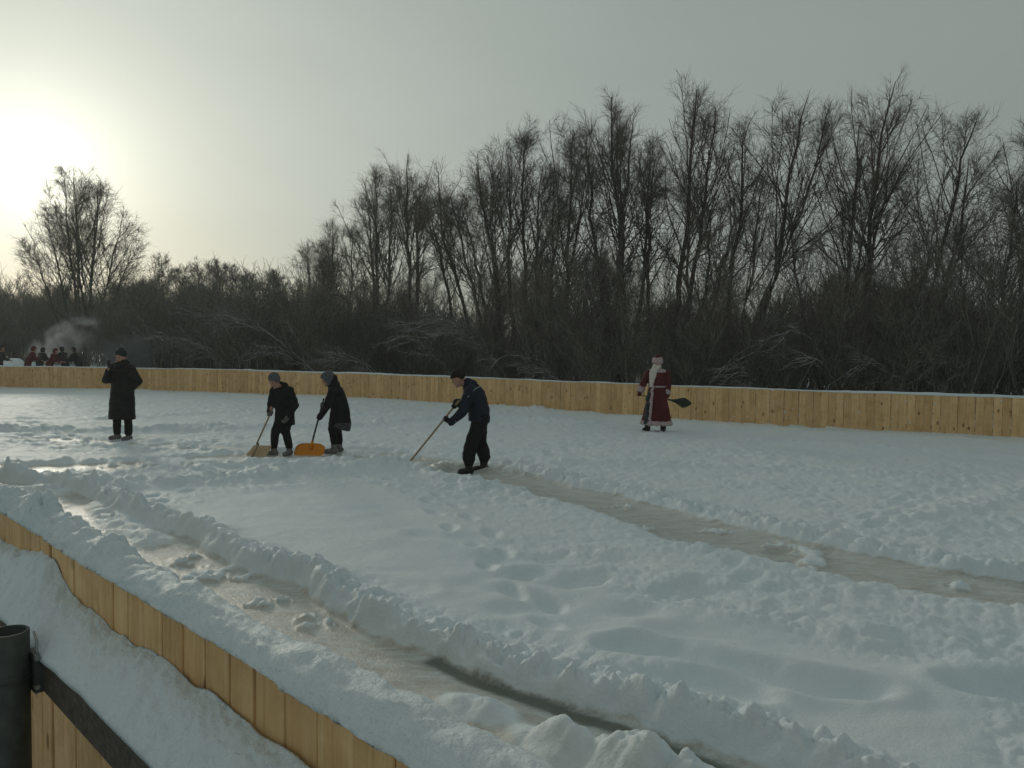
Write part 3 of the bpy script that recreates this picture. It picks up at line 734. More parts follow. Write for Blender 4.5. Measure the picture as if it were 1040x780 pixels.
# undergrowth: shrub meshes instanced by geometry nodes on scattered points
def shrub_mesh(seed, h=3.4, n=24, spread=1.25):
    g = np.random.default_rng(seed); k = 7; t = np.linspace(0, 1, k)
    b = g.normal(size=(n, 2))*.5*spread; tip = b+g.normal(size=(n, 2))*spread*.55; hh = h*g.uniform(.45, 1, n)
    P = np.empty((n, k, 3)); P[:, :, :2] = b[:, None]+(tip-b)[:, None]*(t**1.5)[None, :, None]; P[:, :, 2] = hh[:, None]*t[None]
    P[:, 1:, :] += g.normal(size=(n, k-1, 3))*.035
    Rd = (.018*(1-t*.7))[None]*g.uniform(.6, 1.3, n)[:, None]
    A, Ar = spawn(P, Rd, 8, .2, 1, .45, lambda t, l: l*.32*(1.2-.7*t), 5, .12, .13, .6, .009, g)
    B, Br = spawn(A, Ar, 6, .15, 1, .6, lambda t, l: l*.5+.1, 4, .05, .18, .6, .007, g, .5)
    return joinm([tubes(P, Rd, 4), tubes(A, Ar, 3), tubes(B, Br, 3)])
shr = []
for k in range(3):
    v, f = shrub_mesh(500+k); o = mesh_np('bare_shrub', v, f, M['brush']); px, D = [(640, 25.5), (905, 22.5), (250, 38)][k]
    x = at(px, D); o.location = (x, D, gh(x, D)-.1)
    tag(o, ['bare shrub behind the fence left of the red-coated person', 'bare shrub behind the fence below the tallest right-hand tree', 'bare shrub behind the fence left of the grey-hatted shoveller'][k], 'shrub', 'bare shrubs behind the far fence'); shr.append(o)
v, f = shrub_mesh(520, 6.2, 8, 2.0); o = mesh_np('bare_sapling', v, f, M['sapling']); px, D = 960, 22.3; x = at(px, D); o.location = (x, D, gh(x, D)-.1)
tag(o, 'clump of thin pale upright saplings behind the right end of the fence', 'sapling'); sap = [o]
def scatter(name, pts, srcs, label, seed, smin, smax):
    me = bpy.data.meshes.new(name); me.from_pydata(pts, [], []); o = bpy.data.objects.new(name, me); col.objects.link(o)
    ng = bpy.data.node_groups.new(name, 'GeometryNodeTree'); ng.interface.new_socket('Geometry', in_out='INPUT', socket_type='NodeSocketGeometry'); ng.interface.new_socket('Geometry', in_out='OUTPUT', socket_type='NodeSocketGeometry')
    i = ng.nodes.new('NodeGroupInput'); ou = ng.nodes.new('NodeGroupOutput'); ins = ng.nodes.new('GeometryNodeInstanceOnPoints'); gi = ng.nodes.new('GeometryNodeJoinGeometry')
    for s_ in srcs:
        oi = ng.nodes.new('GeometryNodeObjectInfo'); oi.inputs['Object'].default_value = s_; oi.transform_space = 'ORIGINAL'; oi.inputs['As Instance'].default_value = True
        ng.links.new(oi.outputs['Geometry'], gi.inputs[0])
    ng.links.new(i.outputs[0], ins.inputs['Points']); ng.links.new(gi.outputs[0], ins.inputs['Instance']); ins.inputs['Pick Instance'].default_value = True
    rv = ng.nodes.new('FunctionNodeRandomValue'); rv.data_type = 'FLOAT_VECTOR'; rv.inputs[0].default_value = (-.08, -.08, 0); rv.inputs[1].default_value = (.08, .08, 6.28); rv.inputs['Seed'].default_value = seed
    ng.links.new(rv.outputs[0], ins.inputs['Rotation'])
    rs = ng.nodes.new('FunctionNodeRandomValue'); rs.data_type = 'FLOAT'; rs.inputs[2].default_value = smin; rs.inputs[3].default_value = smax; rs.inputs['Seed'].default_value = seed+1
    ng.links.new(rs.outputs[1], ins.inputs['Scale']); ng.links.new(ins.outputs[0], ou.inputs[0])
    md = o.modifiers.new('scatter', 'NODES'); md.node_group = ng; tag(o, label, 'undergrowth', kind='stuff'); return o
rs_ = random.Random(21)
def pts_band(n, px0, px1, dfun):
    out = []
    for i in range(n):
        px = rs_.uniform(px0, px1); D = dfun(px); out.append((at(px, D), D, -.05))
    return out
def dnear(px): return float(np.interp(px, [-100, 0, 150, 300, 450, 600, 800, 1150], [52, 50, 44, 35, 31, 26.5, 23.5, 21.5]))
scatter('thicket', pts_band(110, 290, 1150, lambda p: dnear(p)+abs(rs_.gauss(0, 7))), shr, 'dense tangle of bare undergrowth at the foot of the grove', 3, .4, 1.1)
scatter('sapling_stand', pts_band(110, 380, 1150, lambda p: dnear(p)+abs(rs_.gauss(0, 5))), sap, 'stand of thin upright saplings in front of the grove', 9, .55, 1.2)
scatter('thicket', pts_band(80, 120, 420, lambda p: dnear(p)+abs(rs_.gauss(2, 9))), shr, 'low tangle of bare scrub sloping down to the left of the grove', 5, .8, 1.5)
scatter('thicket', pts_band(110, -140, 300, lambda p: 66+abs(rs_.gauss(0, 18))), shr, 'far scrub under the left treeline', 7, 1.2, 2.2)
# snow-dusted arching saplings
def arch(px0, D, dx, h, seed, label, n=4):
    g = np.random.default_rng(seed); x0 = at(px0, D); k = 12; t = np.linspace(0, 1, k)
    P = []; 
    for i in range(n):
        s_ = 1+.25*g.normal(); P.append(np.stack([dx*s_*t, .5*g.normal()*t, h*s_*(np.sin(t*math.pi*.62)*1.0)], 1)+g.normal(size=(k, 3))*.03)
    P = np.array(P); P[:, 0] = g.normal(size=(n, 3))*.1; P[:, :, 2] = np.maximum(P[:, :, 2], 0)
    Rd = np.broadcast_to(.030*(1-t*.75), (n, k)); A, Ar = spawn(P, Rd, 9, .3, 1, .55, lambda t, l: l*.25, 6, .0, .12, .6, .012, g)
    B, Br = spawn(A, Ar, 6, .2, 1, .6, lambda t, l: l*.45, 4, .0, .15, .6, .009, g)
    v, f = joinm([tubes(P, Rd, 6), tubes(A, Ar, 4), tubes(B, Br, 3)])
    o = mesh_np('bent_sapling', v, f, M['snowy']); o.location = (x0, D, gh(x0, D)); tag(o, label, 'sapling', 'snow-dusted bent saplings by the fence')
arch(530, 27.5, -3.4, 2.6, 1, 'snow-dusted sapling arching left behind the navy-jacketed person')
arch(862, 22.5, -2.0, 2.3, 2, 'snow-dusted sapling arching left on the right side of the grove', 3)
arch(335, 33, -3.6, 2.0, 3, 'snow-dusted sapling arching left above the person with orange shovel')
arch(400, 31, -3.0, 1.6, 4, 'low snow-dusted sapling left of the navy-jacketed person')
arch(590, 26, -2.6, 1.5, 5, 'low snow-dusted sapling between navy-jacketed and red-coated persons')
arch(470, 29, -2.2, 2.0, 9, 'snow-dusted sapling arching left just above the navy-jacketed person', 3)
arch(790, 23.5, -1.6, 1.2, 10, 'small snow-dusted bent sapling right of the red-coated person', 3)
arch(940, 22, -2.2, 1.6, 11, 'snow-dusted bent sapling at the right of the grove', 3)
arch(250, 38, -3.6, 1.6, 6, 'low snow-dusted sapling behind the fence left of the grey-hatted shoveller')
arch(700, 24, 2.2, 1.5, 8, 'low snow-dusted sapling leaning right beside the red-coated person')
# ------------------------------------------------------------------ people
def VV(*a): return Vector(a)
class Shape:
    def __init__(s): s.V = []; s.F = []
    def add(s, V, F):
        c = len(s.V); s.V += [tuple(v) for v in V]; s.F += [tuple(i+c for i in f) for f in F]
    def cap(s, a, b, ra, rb, n=12, flat=None):
        a = Vector(a); b = Vector(b); t = (b-a); L = t.length; t = t/L if L > 1e-6 else Vector((0, 0, 1))
        ref = Vector(flat) if flat is not None else (Vector((1, 0, 0)) if abs(t.z) > .9 else Vector((0, 0, 1)))
        u = t.cross(ref); u.normalize(); w_ = t.cross(u)
        V = []; rows = []
        for k in range(1, 5): f = math.pi/2*(1-k/4); rows.append((a-t*ra*math.sin(f), ra*math.cos(f)))
        for k in range(4, 0, -1): f = math.pi/2*(1-k/4); rows.append((b+t*rb*math.sin(f), rb*math.cos(f)))
        V.append(a-t*ra)
        for c, r in rows:
            for k in range(n): th = 2*math.pi*k/n; V.append(c+u*r*math.cos(th)+w_*r*math.sin(th))
        V.append(b+t*rb); F = [(0, 1+(k+1) % n, 1+k) for k in range(n)]
        for i in range(len(rows)-1):
            for k in range(n): F.append((1+i*n+k, 1+i*n+(k+1) % n, 1+(i+1)*n+(k+1) % n, 1+(i+1)*n+k))
        e = len(V)-1; o = 1+(len(rows)-1)*n; F += [(o+k, o+(k+1) % n, e) for k in range(n)]; s.add(V, F)
    def ell(s, c, r, rot=None, n=14):
        c = Vector(c); rot = rot or Matrix.Identity(3); V = [c+rot @ Vector((0, 0, -r[2]))]; m_ = 8
        for i in range(1, m_):
            f = -math.pi/2+math.pi*i/m_
            for k in range(n): th = 2*math.pi*k/n; V.append(c+rot @ Vector((r[0]*math.cos(f)*math.cos(th), r[1]*math.cos(f)*math.sin(th), r[2]*math.sin(f))))
        V.append(c+rot @ Vector((0, 0, r[2]))); F = [(0, 1+(k+1) % n, 1+k) for k in range(n)]
        for i in range(m_-2):
            for k in range(n): F.append((1+i*n+k, 1+i*n+(k+1) % n, 1+(i+1)*n+(k+1) % n, 1+(i+1)*n+k))
        e = len(V)-1; o = 1+(m_-2)*n; F += [(o+k, o+(k+1) % n, e) for k in range(n)]; s.add(V, F)
    def loft(s, rings, n=24, tilt=None):
        """rings: (cx,cy,cz,rx,ry); x forward, y left"""
        V = []; F = []; m_ = len(rings)
        for i, (cx, cy, cz, rx, ry) in enumerate(rings):
            a = rings[max(0, i-1)]; b = rings[min(m_-1, i+1)]; t = Vector((b[0]-a[0], b[1]-a[1], b[2]-a[2])).normalized()
            f = Vector((1, 0, 0)); f = (f-t*f.dot(t)).normalized(); l = t.cross(f)
            for k in range(n): th = 2*math.pi*k/n; V.append(Vector((cx, cy, cz))+f*rx*math.cos(th)+l*ry*math.sin(th))
        for i in range(m_-1):
            for k in range(n): F.append((i*n+k, i*n+(k+1) % n, (i+1)*n+(k+1) % n, (i+1)*n+k))
        F.append(tuple(range(n))[::-1]); F.append(tuple((m_-1)*n+k for k in range(n))); s.add(V, F)
def build(name, sh, m, parent, vox=.012, smooth=3, wr=0, wf=9, seed=0):
    me = bpy.data.meshes.new('tmp'); me.from_pydata([tuple(v) for v in sh.V], [], sh.F); me.update()
    o = bpy.data.objects.new('tmp', me); col.objects.link(o)
    md = o.modifiers.new('r', 'REMESH'); md.mode = 'VOXEL'; md.voxel_size = vox; md.use_smooth_shade = True
    if smooth: m2 = o.modifiers.new('s', 'SMOOTH'); m2.factor = .5; m2.iterations = smooth
    dg = bpy.context.evaluated_depsgraph_get(); dg.update()
    nm = bpy.data.meshes.new_from_object(o.evaluated_get(dg)); bpy.data.objects.remove(o); bpy.data.meshes.remove(me)
    if wr and len(nm.vertices):
        n = len(nm.vertices); c = np.empty(n*3, np.float32); nm.vertices.foreach_get('co', c); c = c.reshape(-1, 3).astype(float)
        nn = np.empty(n*3, np.float32); nm.vertex_normals.foreach_get('vector', nn); nn = nn.reshape(-1, 3)
        f = fbm(c[:, 0]*wf+c[:, 1]*wf*.8, c[:, 2]*wf*.7-c[:, 1]*wf*.6, 700+seed, 3)-.5+.6*(billow(c[:, 0]*wf*.6-c[:, 1]*wf*.5, c[:, 2]*wf*1.1, 720+seed, 2)-.6)
        nm.vertices.foreach_set('co', (c+nn*(f*wr*2)[:, None]).astype(np.float32).ravel())
    nm.name = name; nm.materials.clear(); nm.materials.append(m); nm.polygons.foreach_set('use_smooth', [True]*len(nm.polygons))
    q_ = bpy.data.objects.new(name, nm); col.objects.link(q_); q_.parent = parent; return q_
def frame(f, up):
    f = Vector(f).normalized(); u = Vector(up); u = (u-f*u.dot(f)).normalized(); return f, u, u.cross(f)   # left = up x fwd
def head(body, c, f, up, root, s=1.0, face=True):
    """c = head centre"""
    f, u, l = frame(f, up); rot = Matrix((f, l, u)).transposed(); c = Vector(c)
    body.ell(c+u*.03*s, (.098*s, .078*s, .095*s), rot); body.ell(c+f*.018*s-u*.035*s, (.072*s, .060*s, .085*s), rot)
    body.cap(c+f*.085*s+u*.012*s, c+f*.112*s-u*.022*s, .010*s, .015*s)                         # nose
    body.ell(c+f*.072*s-u*.105*s, (.022*s, .026*s, .018*s), rot)                               # chin
    body.cap(c+f*.088*s+u*.042*s+l*.04*s, c+f*.088*s+u*.042*s-l*.04*s, .012*s, .012*s)            # brow
    for sg in (1, -1):
        body.ell(c+l*.080*s*sg-u*.005*s, (.022*s, .010*s, .032*s), rot)                        # ears
        body.ell(c+f*.066*s+l*.038*s*sg-u*.03*s, (.022*s, .022*s, .02*s), rot)                 # cheeks
        e = Shape(); e.ell(c+f*.0885*s+l*.031*s*sg+u*.016*s, (.009*s, .014*s, .009*s), rot); mesh_py('eye', e.V, e.F, M['eye'], root)
    mo = Shape(); mo.cap(c+f*.093*s-u*.062*s+l*.02*s, c+f*.093*s-u*.062*s-l*.02*s, .006*s, .006*s); mesh_py('mouth', mo.V, mo.F, M['lip'], root)
    return f, u, l
def hand(sh, wrist, d, n_, thumb_side, curl=.5, fat=1.0):
    """d finger direction, n_ palm normal (fingers curl towards it); thumb on side thumb_side*(d x n)"""
    d = Vector(d).normalized(); n_ = Vector(n_); n_ = (n_-d*n_.dot(d)).normalized(); s = d.cross(n_); w_ = Vector(wrist)
    for o in (-.026, -.009, .009, .026): sh.cap(w_+s*o*.7, w_+d*.088+s*o*1.05, .019*fat, .0145*fat, 8)
    Ls = ((.040, .026, .020), (.045, .030, .022), (.042, .028, .021), (.033, .021, .018))
    for o, L3 in zip((.030, .010, -.010, -.029), Ls):
        p = w_+d*.09+s*o*thumb_side; a = curl*.6; r_ = .0100*fat
        for L in L3:
            dd = d*math.cos(a)+n_*math.sin(a); q_ = p+dd*L; sh.cap(p, q_, r_, r_*.92, 8); p = q_; a += curl; r_ *= .93
    p = w_+d*.03+s*.030*thumb_side+n_*.006; dd = (d*.65+s*thumb_side*.55+n_*.5).normalized(); q_ = p+dd*.042
    sh.cap(p, q_, .0135*fat, .012*fat, 8); d2 = (d*.8+n_*(.35+curl*.5)-s*thumb_side*.1*curl).normalized(); sh.cap(q_, q_+d2*.034, .012*fat, .010*fat, 8)
def grip(sh, G, S_, fore, thumb, fat=1.0):
    """hand closed round a shaft through G with axis S_; returns wrist"""
    S_ = Vector(S_).normalized(); d = Vector(fore); d = (d-S_*d.dot(S_)).normalized(); n_ = d.cross(S_)*thumb
    wr_ = Vector(G)-d*.105-n_*.030
    hand(sh, wr_, d, n_, 1, 1.35, fat); return wr_
def arm(sh, a, e, w_, r0, r1, r2): sh.cap(a, e, r0, r1); sh.cap(e, w_, r1, r2)
def boot(root, ankle, fdir, m, h=.22, r_=.058, L=.17, name='boot', sole=None):
    s = Shape(); a = Vector(ankle); f = Vector((fdir[0], fdir[1], 0)).normalized()
    z0 = a.z; s.cap(a+VV(0, 0, h), a+VV(0, 0, .06), r_, r_*.88); s.cap(a-f*.035+VV(0, 0, .045), a+f*L+VV(0, 0, .038), .048, .040)
    s.cap(a-f*.03+VV(0, 0, .028), a+f*(L+.005)+VV(0, 0, .026), .040, .040)
    return build(name, s, m, root, .010, 2)
def person_root(px_x, D, face_dir, label, z=None, xx=None):
    x = at(px_x, D) if xx is None else xx; z = gh(x, D) if z is None else z
    o = empty('person', (x, D, z), math.atan2(face_dir[1], face_dir[0])); tag(o, label, 'person'); return o
def to_local(root, p):
    return (Matrix.Translation(root.location) @ Matrix.Rotation(root.rotation_euler.z, 4, 'Z')).inverted() @ Vector(p)
# local frame: +x forward, +y the person's left, z up
def torso(body, hip, chest, neck, hd):
    body.cap(hip, chest, .11, .12); body.cap(chest, neck, .10, .055); body.cap(neck, hd, .05, .05)

# ---- person 1: long black coat, phone in front of the face (faces camera, slightly to its right)
p1 = person_root(123.7, 15.4, (-.25, -1, 0), 'person in long black quilted coat and pom-pom hat holding a phone up to the face')
B = Shape(); hc = VV(.03, 0, 1.60)
torso(B, VV(0, 0, .9), VV(0, 0, 1.3), VV(0, 0, 1.46), hc-VV(.01, 0, .06)); head(B, hc, (1, 0, -.05), (0, 0, 1), p1)
rs0, re, rw = VV(0, -.19, 1.40), VV(.12, -.27, 1.17), VV(.21, -.135, 1.37)
ls0, le, lw = VV(0, .19, 1.40), VV(-.04, .33, 1.15), VV(.05, .20, .99)
arm(B, rs0, re, rw, .05, .042, .03); arm(B, ls0, le, lw, .05, .042, .03)
hand(B, rw, (.15, .25, 1), (-.5, .8, 0), -1, .55); hand(B, lw, (.3, -.55, -.6), (-.3, -1, 0), 1, .5)
for sg, fx in ((1, .02), (-1, -.02)): B.cap((0, .1*sg, .9), (fx, .13*sg, .5), .085, .06); B.cap((fx, .13*sg, .5), (fx, .15*sg, .08), .055, .04); pass
build('body', B, M['skin'], p1)
C = Shape(); C.loft([(0, -.01, .40, .20, .275), (0, -.01, .50, .20, .270), (0, 0, .75, .19, .255), (0, 0, .98, .175, .235), (0, 0, 1.2, .165, .235), (0, 0, 1.36, .150, .225), (0, 0, 1.44, .12, .15), (0, 0, 1.49, .09, .10)])
C.cap(rs0, re, .095, .085); C.cap(re, rw-(rw-re).normalized()*.03, .085, .06); C.cap(ls0, le, .095, .085); C.cap(le, lw, .085, .07)
C.loft([(-.01, 0, 1.40, .15, .17), (-.02, 0, 1.48, .145, .165), (-.05, 0, 1.56, .105, .13)])
build('coat', C, M['black_coat'], p1, .013, 3, .010, 8, 1)
T_ = Shape()
for sg, fx in ((1, .02), (-1, -.02)): T_.cap((0, .10*sg, .85), (fx, .14*sg, .5), .11, .085); T_.cap((fx, .14*sg, .5), (fx, .15*sg, .14), .082, .072)
build('trousers', T_, M['trouser'], p1, .013, 2, .008, 9, 2)
boot(p1, (-.02, -.15, 0), (.6, -.7), M['felt'], .2, .06, .11); boot(p1, (.02, .15, 0), (.9, -.2), M['felt'], .2, .06, .11)
H = Shape(); H.ell(hc+VV(-.012, 0, .085), (.112, .098, .095)); H.cap(hc+VV(-.012, 0, .11), hc+VV(-.015, 0, .17), .085, .05); kk = build('knit_hat', H, M['teal_knit'], p1, .010, 2, .004, 30, 3)
H = Shape(); H.ell(hc+VV(-.02, 0, .225), (.045, .045, .042)); build('pompom', H, M['felt'], kk, .010, 0, .010, 50, 4)
H = Shape(); H.cap(VV(.02, -.06, 1.485), VV(.02, .06, 1.485), .06, .06); H.cap(VV(.06, -.04, 1.47), VV(.06, .04, 1.47), .055, .055); build('scarf', H, M['teal_knit'], p1, .012, 2, .006, 20, 5)
hp = rw+VV(.045, .055, .115)
V, F = box_v(-.005, .005, -.038, .038, -.075, .075); ph = mesh_np('mobile_phone', V, F, M['phone'], None, False)
ph.matrix_world = Matrix.Translation(p1.location) @ Matrix.Rotation(p1.rotation_euler.z, 4, 'Z') @ Matrix.Translation(hp) @ Matrix.Rotation(.15, 4, 'X'); tag(ph, 'dark phone raised in the hand of the long-coated person', 'phone')

def shovel(label, top, tip, blade, shaftmat, r_=.014):
    """top: upper end of shaft, tip: where the shaft meets the blade (world)"""
    o = empty('snow_shovel', tuple(tip)); tag(o, label, 'shovel', 'shovels in use on the rink'); tp = Vector(top)-Vector(tip)
    V, F = tube_np([(0, 0, 0), tuple(tp*.5), tuple(tp)], r_, 10); mesh_py('shaft', V, F, shaftmat, o)
    return o
def blade_grid(o, c, right, up, fwd, wd, ht, curve, m, name='blade', round_=.0, taper=1.0, rib=0):
    """thick dished blade: right = width axis, up = height axis, fwd = dish axis"""
    nu, nv = 17, 11; Vt = []; th = .008
    right, up, fwd = Vector(right).normalized(), Vector(up).normalized(), Vector(fwd).normalized()
    for side in (0, 1):
        for j in range(nv):
            v = j/(nv-1)
            for i in range(nu):
                u = 2*i/(nu-1)-1
                w_ = wd/2*(taper+(1-taper)*(1-v)); 
                if round_: w_ *= 1-round_*(abs(2*v-1)**5)
                zz = ht*v-(round_*.5*ht*(abs(u)**4)*(1 if v > .5 else -1)*abs(2*v-1))
                dsh = curve*(1-u*u)*.4+curve*(1-(2*v-1)**2)*.6+rib*(math.cos(u*math.pi*4)*.5)
                Vt.append(Vector(c)+right*u*w_+up*zz-fwd*dsh+fwd*th*side)
    F = []; n = nu*nv
    for j in range(nv-1):
        for i in range(nu-1): a = j*nu+i; F += [(a, a+1, a+nu+1, a+nu), (n+a, n+a+nu, n+a+nu+1, n+a+1)]
    rim = [i for i in range(nu)]+[j*nu+nu-1 for j in range(1, nv)]+[(nv-1)*nu+i for i in range(nu-2, -1, -1)]+[j*nu for j in range(nv-2, 0, -1)]
    for a, b in zip(rim, rim[1:]+rim[:1]): F.append((a, n+a, n+b, b))
    return mesh_py(name, Vt, F, m, o, True)

# ---- person 2: dark jacket, grey hat, wooden-bladed shovel
p2 = person_root(287, 13.55, (-.55, -.84, 0), 'stooping person in black hip-length jacket and grey knit hat pushing a pale wooden shovel')
p2.scale = (.95,)*3
W2 = lambda u, z, dy=0: to_local(p2, (p2.location.x+u, p2.location.y+dy, p2.location.z+z))
hc = W2(-.115, 1.36, -.10); hip = W2(.03, .80, .06); chest = W2(-.01, 1.10, .0); nk = W2(-.04, 1.23, -.03)
B = Shape(); torso(B, hip, chest, nk, hc-VV(.03, 0, .05)); hf = head(B, hc, (1, .05, -.62), (.5, 0, 1), p2)
rs0, ls0 = W2(-.17, 1.17, .04), W2(.12, 1.18, .0)
G2 = W2(-.18, .78, -.14); tip2 = W2(-.41, .22, -.22); Sd = (G2-tip2).normalized(); GL = W2(.12, .68, -.20)
arm(B, rs0, W2(-.21, .95, -.02), W2(-.19, .85, -.08), .05, .04, .03); le = W2(.23, .93, -.06); lw = W2(.15, .74, -.17); arm(B, ls0, le, lw, .05, .04, .03)
f2a, f2b = W2(-.16, 0, .0), W2(.10, 0, .06)
for (ft, hs) in ((f2a, -1), (f2b, 1)): kn = (ft+VV(0, 0, 0))*.7+VV(hip.x, hip.y, 0)*.3+VV(.06, 0, .44); B.cap(hip+VV(0, .09*hs, -.04), kn, .08, .06); B.cap(kn, ft+VV(0, 0, .08), .055, .04)
GR = Shape(); w1 = grip(B, G2, Sd, (G2-W2(-.21, .95, -.02)), 1, .95); B.cap(w1, W2(-.21, .95, -.02), .028, .036)
hand(B, lw, (GL-lw), (.2, -.9, -.2), 1, .7)
build('body', B, M['skin'], p2)
GR = Shape(); grip(GR, G2, Sd, (G2-W2(-.21, .95, -.02)), 1, 1.7); GR.cap(w1, w1+(W2(-.21, .95, -.02)-w1)*.3, .038, .042); build('glove', GR, M['mitt_grey'], p2, .008, 1)
GR = Shape(); hand(GR, lw, (GL-lw), (.2, -.9, -.2), 1, .7, 1.4); GR.cap(lw, lw+(le-lw)*.2, .040, .044); build('glove', GR, M['mitt_grey'], p2, .008, 1)
C = Shape(); C.loft([(hip.x+.02, hip.y, .56, .155, .215), (hip.x+.02, hip.y, .66, .155, .21), (hip.x+.01, hip.y, .80, .15, .195), (chest.x-.03, chest.y, .98, .15, .195), (chest.x-.02, chest.y, 1.12, .145, .20), (nk.x-.02, nk.y, 1.20, .12, .15), (nk.x+.01, nk.y, 1.27, .085, .10)])
C.cap(rs0, W2(-.21, .95, -.02), .085, .072); C.cap(W2(-.21, .95, -.02), w1, .072, .05); C.cap(ls0, le, .088, .075); C.cap(le, lw, .075, .052)
C.cap(nk+VV(-.06, .06, .05), nk+VV(-.06, -.06, .05), .065, .065)
build('jacket', C, M['black_wool'], p2, .012, 3, .012, 9, 11)
T_ = Shape()
for (ft, hs) in ((f2a, -1), (f2b, 1)): kn = ft*.65+VV(hip.x, hip.y, 0)*.35+VV(.06, 0, .44); T_.cap(hip+VV(0, .08*hs, -.06), kn, .105, .085); T_.cap(kn, ft+VV(0, 0, .16), .082, .066)
build('trousers', T_, M['trouser'], p2, .012, 2, .010, 9, 12)
lf = to_local(p2, p2.location+VV(-1, -.25, 0)); boot(p2, f2a, lf, M['felt'], .12, .055, .15); lf = to_local(p2, p2.location+VV(-.3, -1, 0)); boot(p2, f2b, lf, M['felt'], .12, .055, .15)
f_, u_, l_ = frame((1, .05, -.62), (.5, 0, 1)); rot = Matrix((f_, l_, u_)).transposed()
H = Shape(); H.ell(hc+u_*.075-f_*.012, (.110, .094, .085), rot); H.cap(hc+u_*.04-f_*.02+l_*.03, hc+u_*.04-f_*.02-l_*.03, .085, .085); build('knit_hat', H, M['grey_knit'], p2, .010, 2, .004, 30, 13)
Wd = lambda r, p: (Matrix.Translation(r.location) @ Matrix.Rotation(r.rotation_euler.z, 4, 'Z')) @ (Vector(p)*r.scale[0])
tw_, gw_ = Wd(p2, tip2), Wd(p2, G2); sh2 = shovel('snow shovel with pale plywood blade held by the grey-hatted person', gw_+(gw_-tw_).normalized()*.07, tw_, None, M['shaft_wood'])
dn_ = (tw_-gw_).normalized()
rt = VV(1, -.25, 0).normalized(); upb = (VV(.30, .45, .62)).normalized(); b_ = blade_grid(sh2, VV(-.03, -.02, -.235), rt, upb, rt.cross(upb), .40, .27, .012, M['plywood'], taper=.86)
V, F = tube_np([VV(-.05, -.08, -.21), VV(.03, .02, .02)], .018, 8); mesh_py('blade_batten', V, F, M['shaft_wood'], sh2)
V, F = tube_np([VV(-.03, -.02, -.235)-rt*.2, VV(-.03, -.02, -.235)+rt*.2], .006, 6); mesh_py('edge_strip', V, F, M['bright_steel'], sh2)

# ---- person 3: black flared coat, grey hood/hat, orange shovel, profile to the left
p3 = person_root(343, 13.8, (-1, -.12, 0), 'person in black flared coat with patterned hem and grey headscarf bending over an orange shovel')
p3.scale = (.96,)*3
hc = VV(.18, 0, 1.335); hip = VV(-.03, 0, .80); chest = VV(.03, 0, 1.08); nk = VV(.10, 0, 1.22)
B = Shape(); torso(B, hip, chest, nk, hc-VV(.03, 0, .05)); head(B, hc, (1, 0, -.30), (.3, 0, 1), p3)
Gp = VV(.335, .03, .66); tip3 = VV(.46, .06, .16); S3 = (Gp-tip3).normalized(); Gq = Gp+S3*.22
rs0, ls0 = VV(.07, -.17, 1.14), VV(.07, .17, 1.14); re, le = VV(.12, -.24, .90), VV(.17, .21, .86)
wl = grip(B, Gp, S3, Gp-le, 1, .95); wr2 = grip(B, Gq, S3, Gq-re, -1, .95)
arm(B, ls0, le, wl, .05, .04, .03); arm(B, rs0, re, wr2, .05, .04, .03)
for sg, fx in ((1, .06), (-1, -.02)): B.cap((hip.x, .08*sg, .78), (fx+.03, .08*sg, .44), .08, .055); B.cap((fx+.03, .08*sg, .44), (fx, .08*sg, .08), .05, .04)
build('body', B, M['skin'], p3)
for G_, e_, th_, w_ in ((Gp, le, 1, wl), (Gq, re, -1, wr2)):
    GR = Shape(); grip(GR, G_, S3, G_-e_, th_, 1.4); GR.cap(w_, w_+(e_-w_)*.25, .038, .042); build('glove', GR, M['mitt_grey'], p3, .008, 1)
C = Shape(); C.loft([(-.02, 0, .46, .20, .215), (-.035, 0, .55, .20, .215), (-.04, 0, .70, .19, .205), (-.03, 0, .86, .165, .19), (.0, 0, 1.00, .15, .19), (.03, 0, 1.12, .14, .19), (.08, 0, 1.20, .11, .14), (.11, 0, 1.26, .085, .09)])
C.cap(ls0, le, .085, .07); C.cap(le, wl, .07, .05); C.cap(rs0, re, .085, .07); C.cap(re, wr2, .07, .05); C.cap((.04, -.06, 1.24), (.04, .06, 1.24), .08, .08); C.cap((.07, 0, 1.24), (.085, 0, 1.36), .10, .08)
ct = build('coat', C, M['black_wool'], p3, .012, 3, .012, 8, 21)
C = Shape(); C.loft([(-.02, 0, .455, .208, .223), (-.035, 0, .50, .209, .224), (-.037, 0, .56, .208, .223)]); build('hem_band', C, M['band'], ct, .012, 1, .006, 9, 22)
T_ = Shape()
for sg, fx in ((1, .06), (-1, -.02)): T_.cap((hip.x, .08*sg, .74), (fx+.03, .08*sg, .44), .10, .08); T_.cap((fx+.03, .08*sg, .44), (fx, .08*sg, .18), .078, .062)
build('trousers', T_, M['trouser'], p3, .012, 2, .008, 9, 23)
for sg, fx in ((1, .06), (-1, -.02)):
    boot(p3, (fx, .085*sg, 0), (1, .05*sg), M['felt'], .14, .058, .14)
f_, u_, l_ = frame((1, 0, -.30), (.3, 0, 1)); rot = Matrix((f_, l_, u_)).transposed()
H = Shape(); H.ell(hc+u_*.035-f_*.03, (.118, .108, .128), rot); H.cap(hc-u_*.07-f_*.03, hc-u_*.12-f_*.04, .085, .08); H.ell(hc+u_*.08+f_*.01, (.108, .098, .07), rot)
build('headscarf', H, M['grey_knit'], p3, .010, 2, .006, 22, 24)
tw_, gw_ = Wd(p3, tip3), Wd(p3, Gq); sh3 = shovel('snow shovel with wide rounded orange plastic blade', gw_+(gw_-tw_).normalized()*.12, tw_, None, M['black_tube'], .016)
rt = VV(1, -.10, 0).normalized(); upb = VV(.10, .35, .6).normalized()
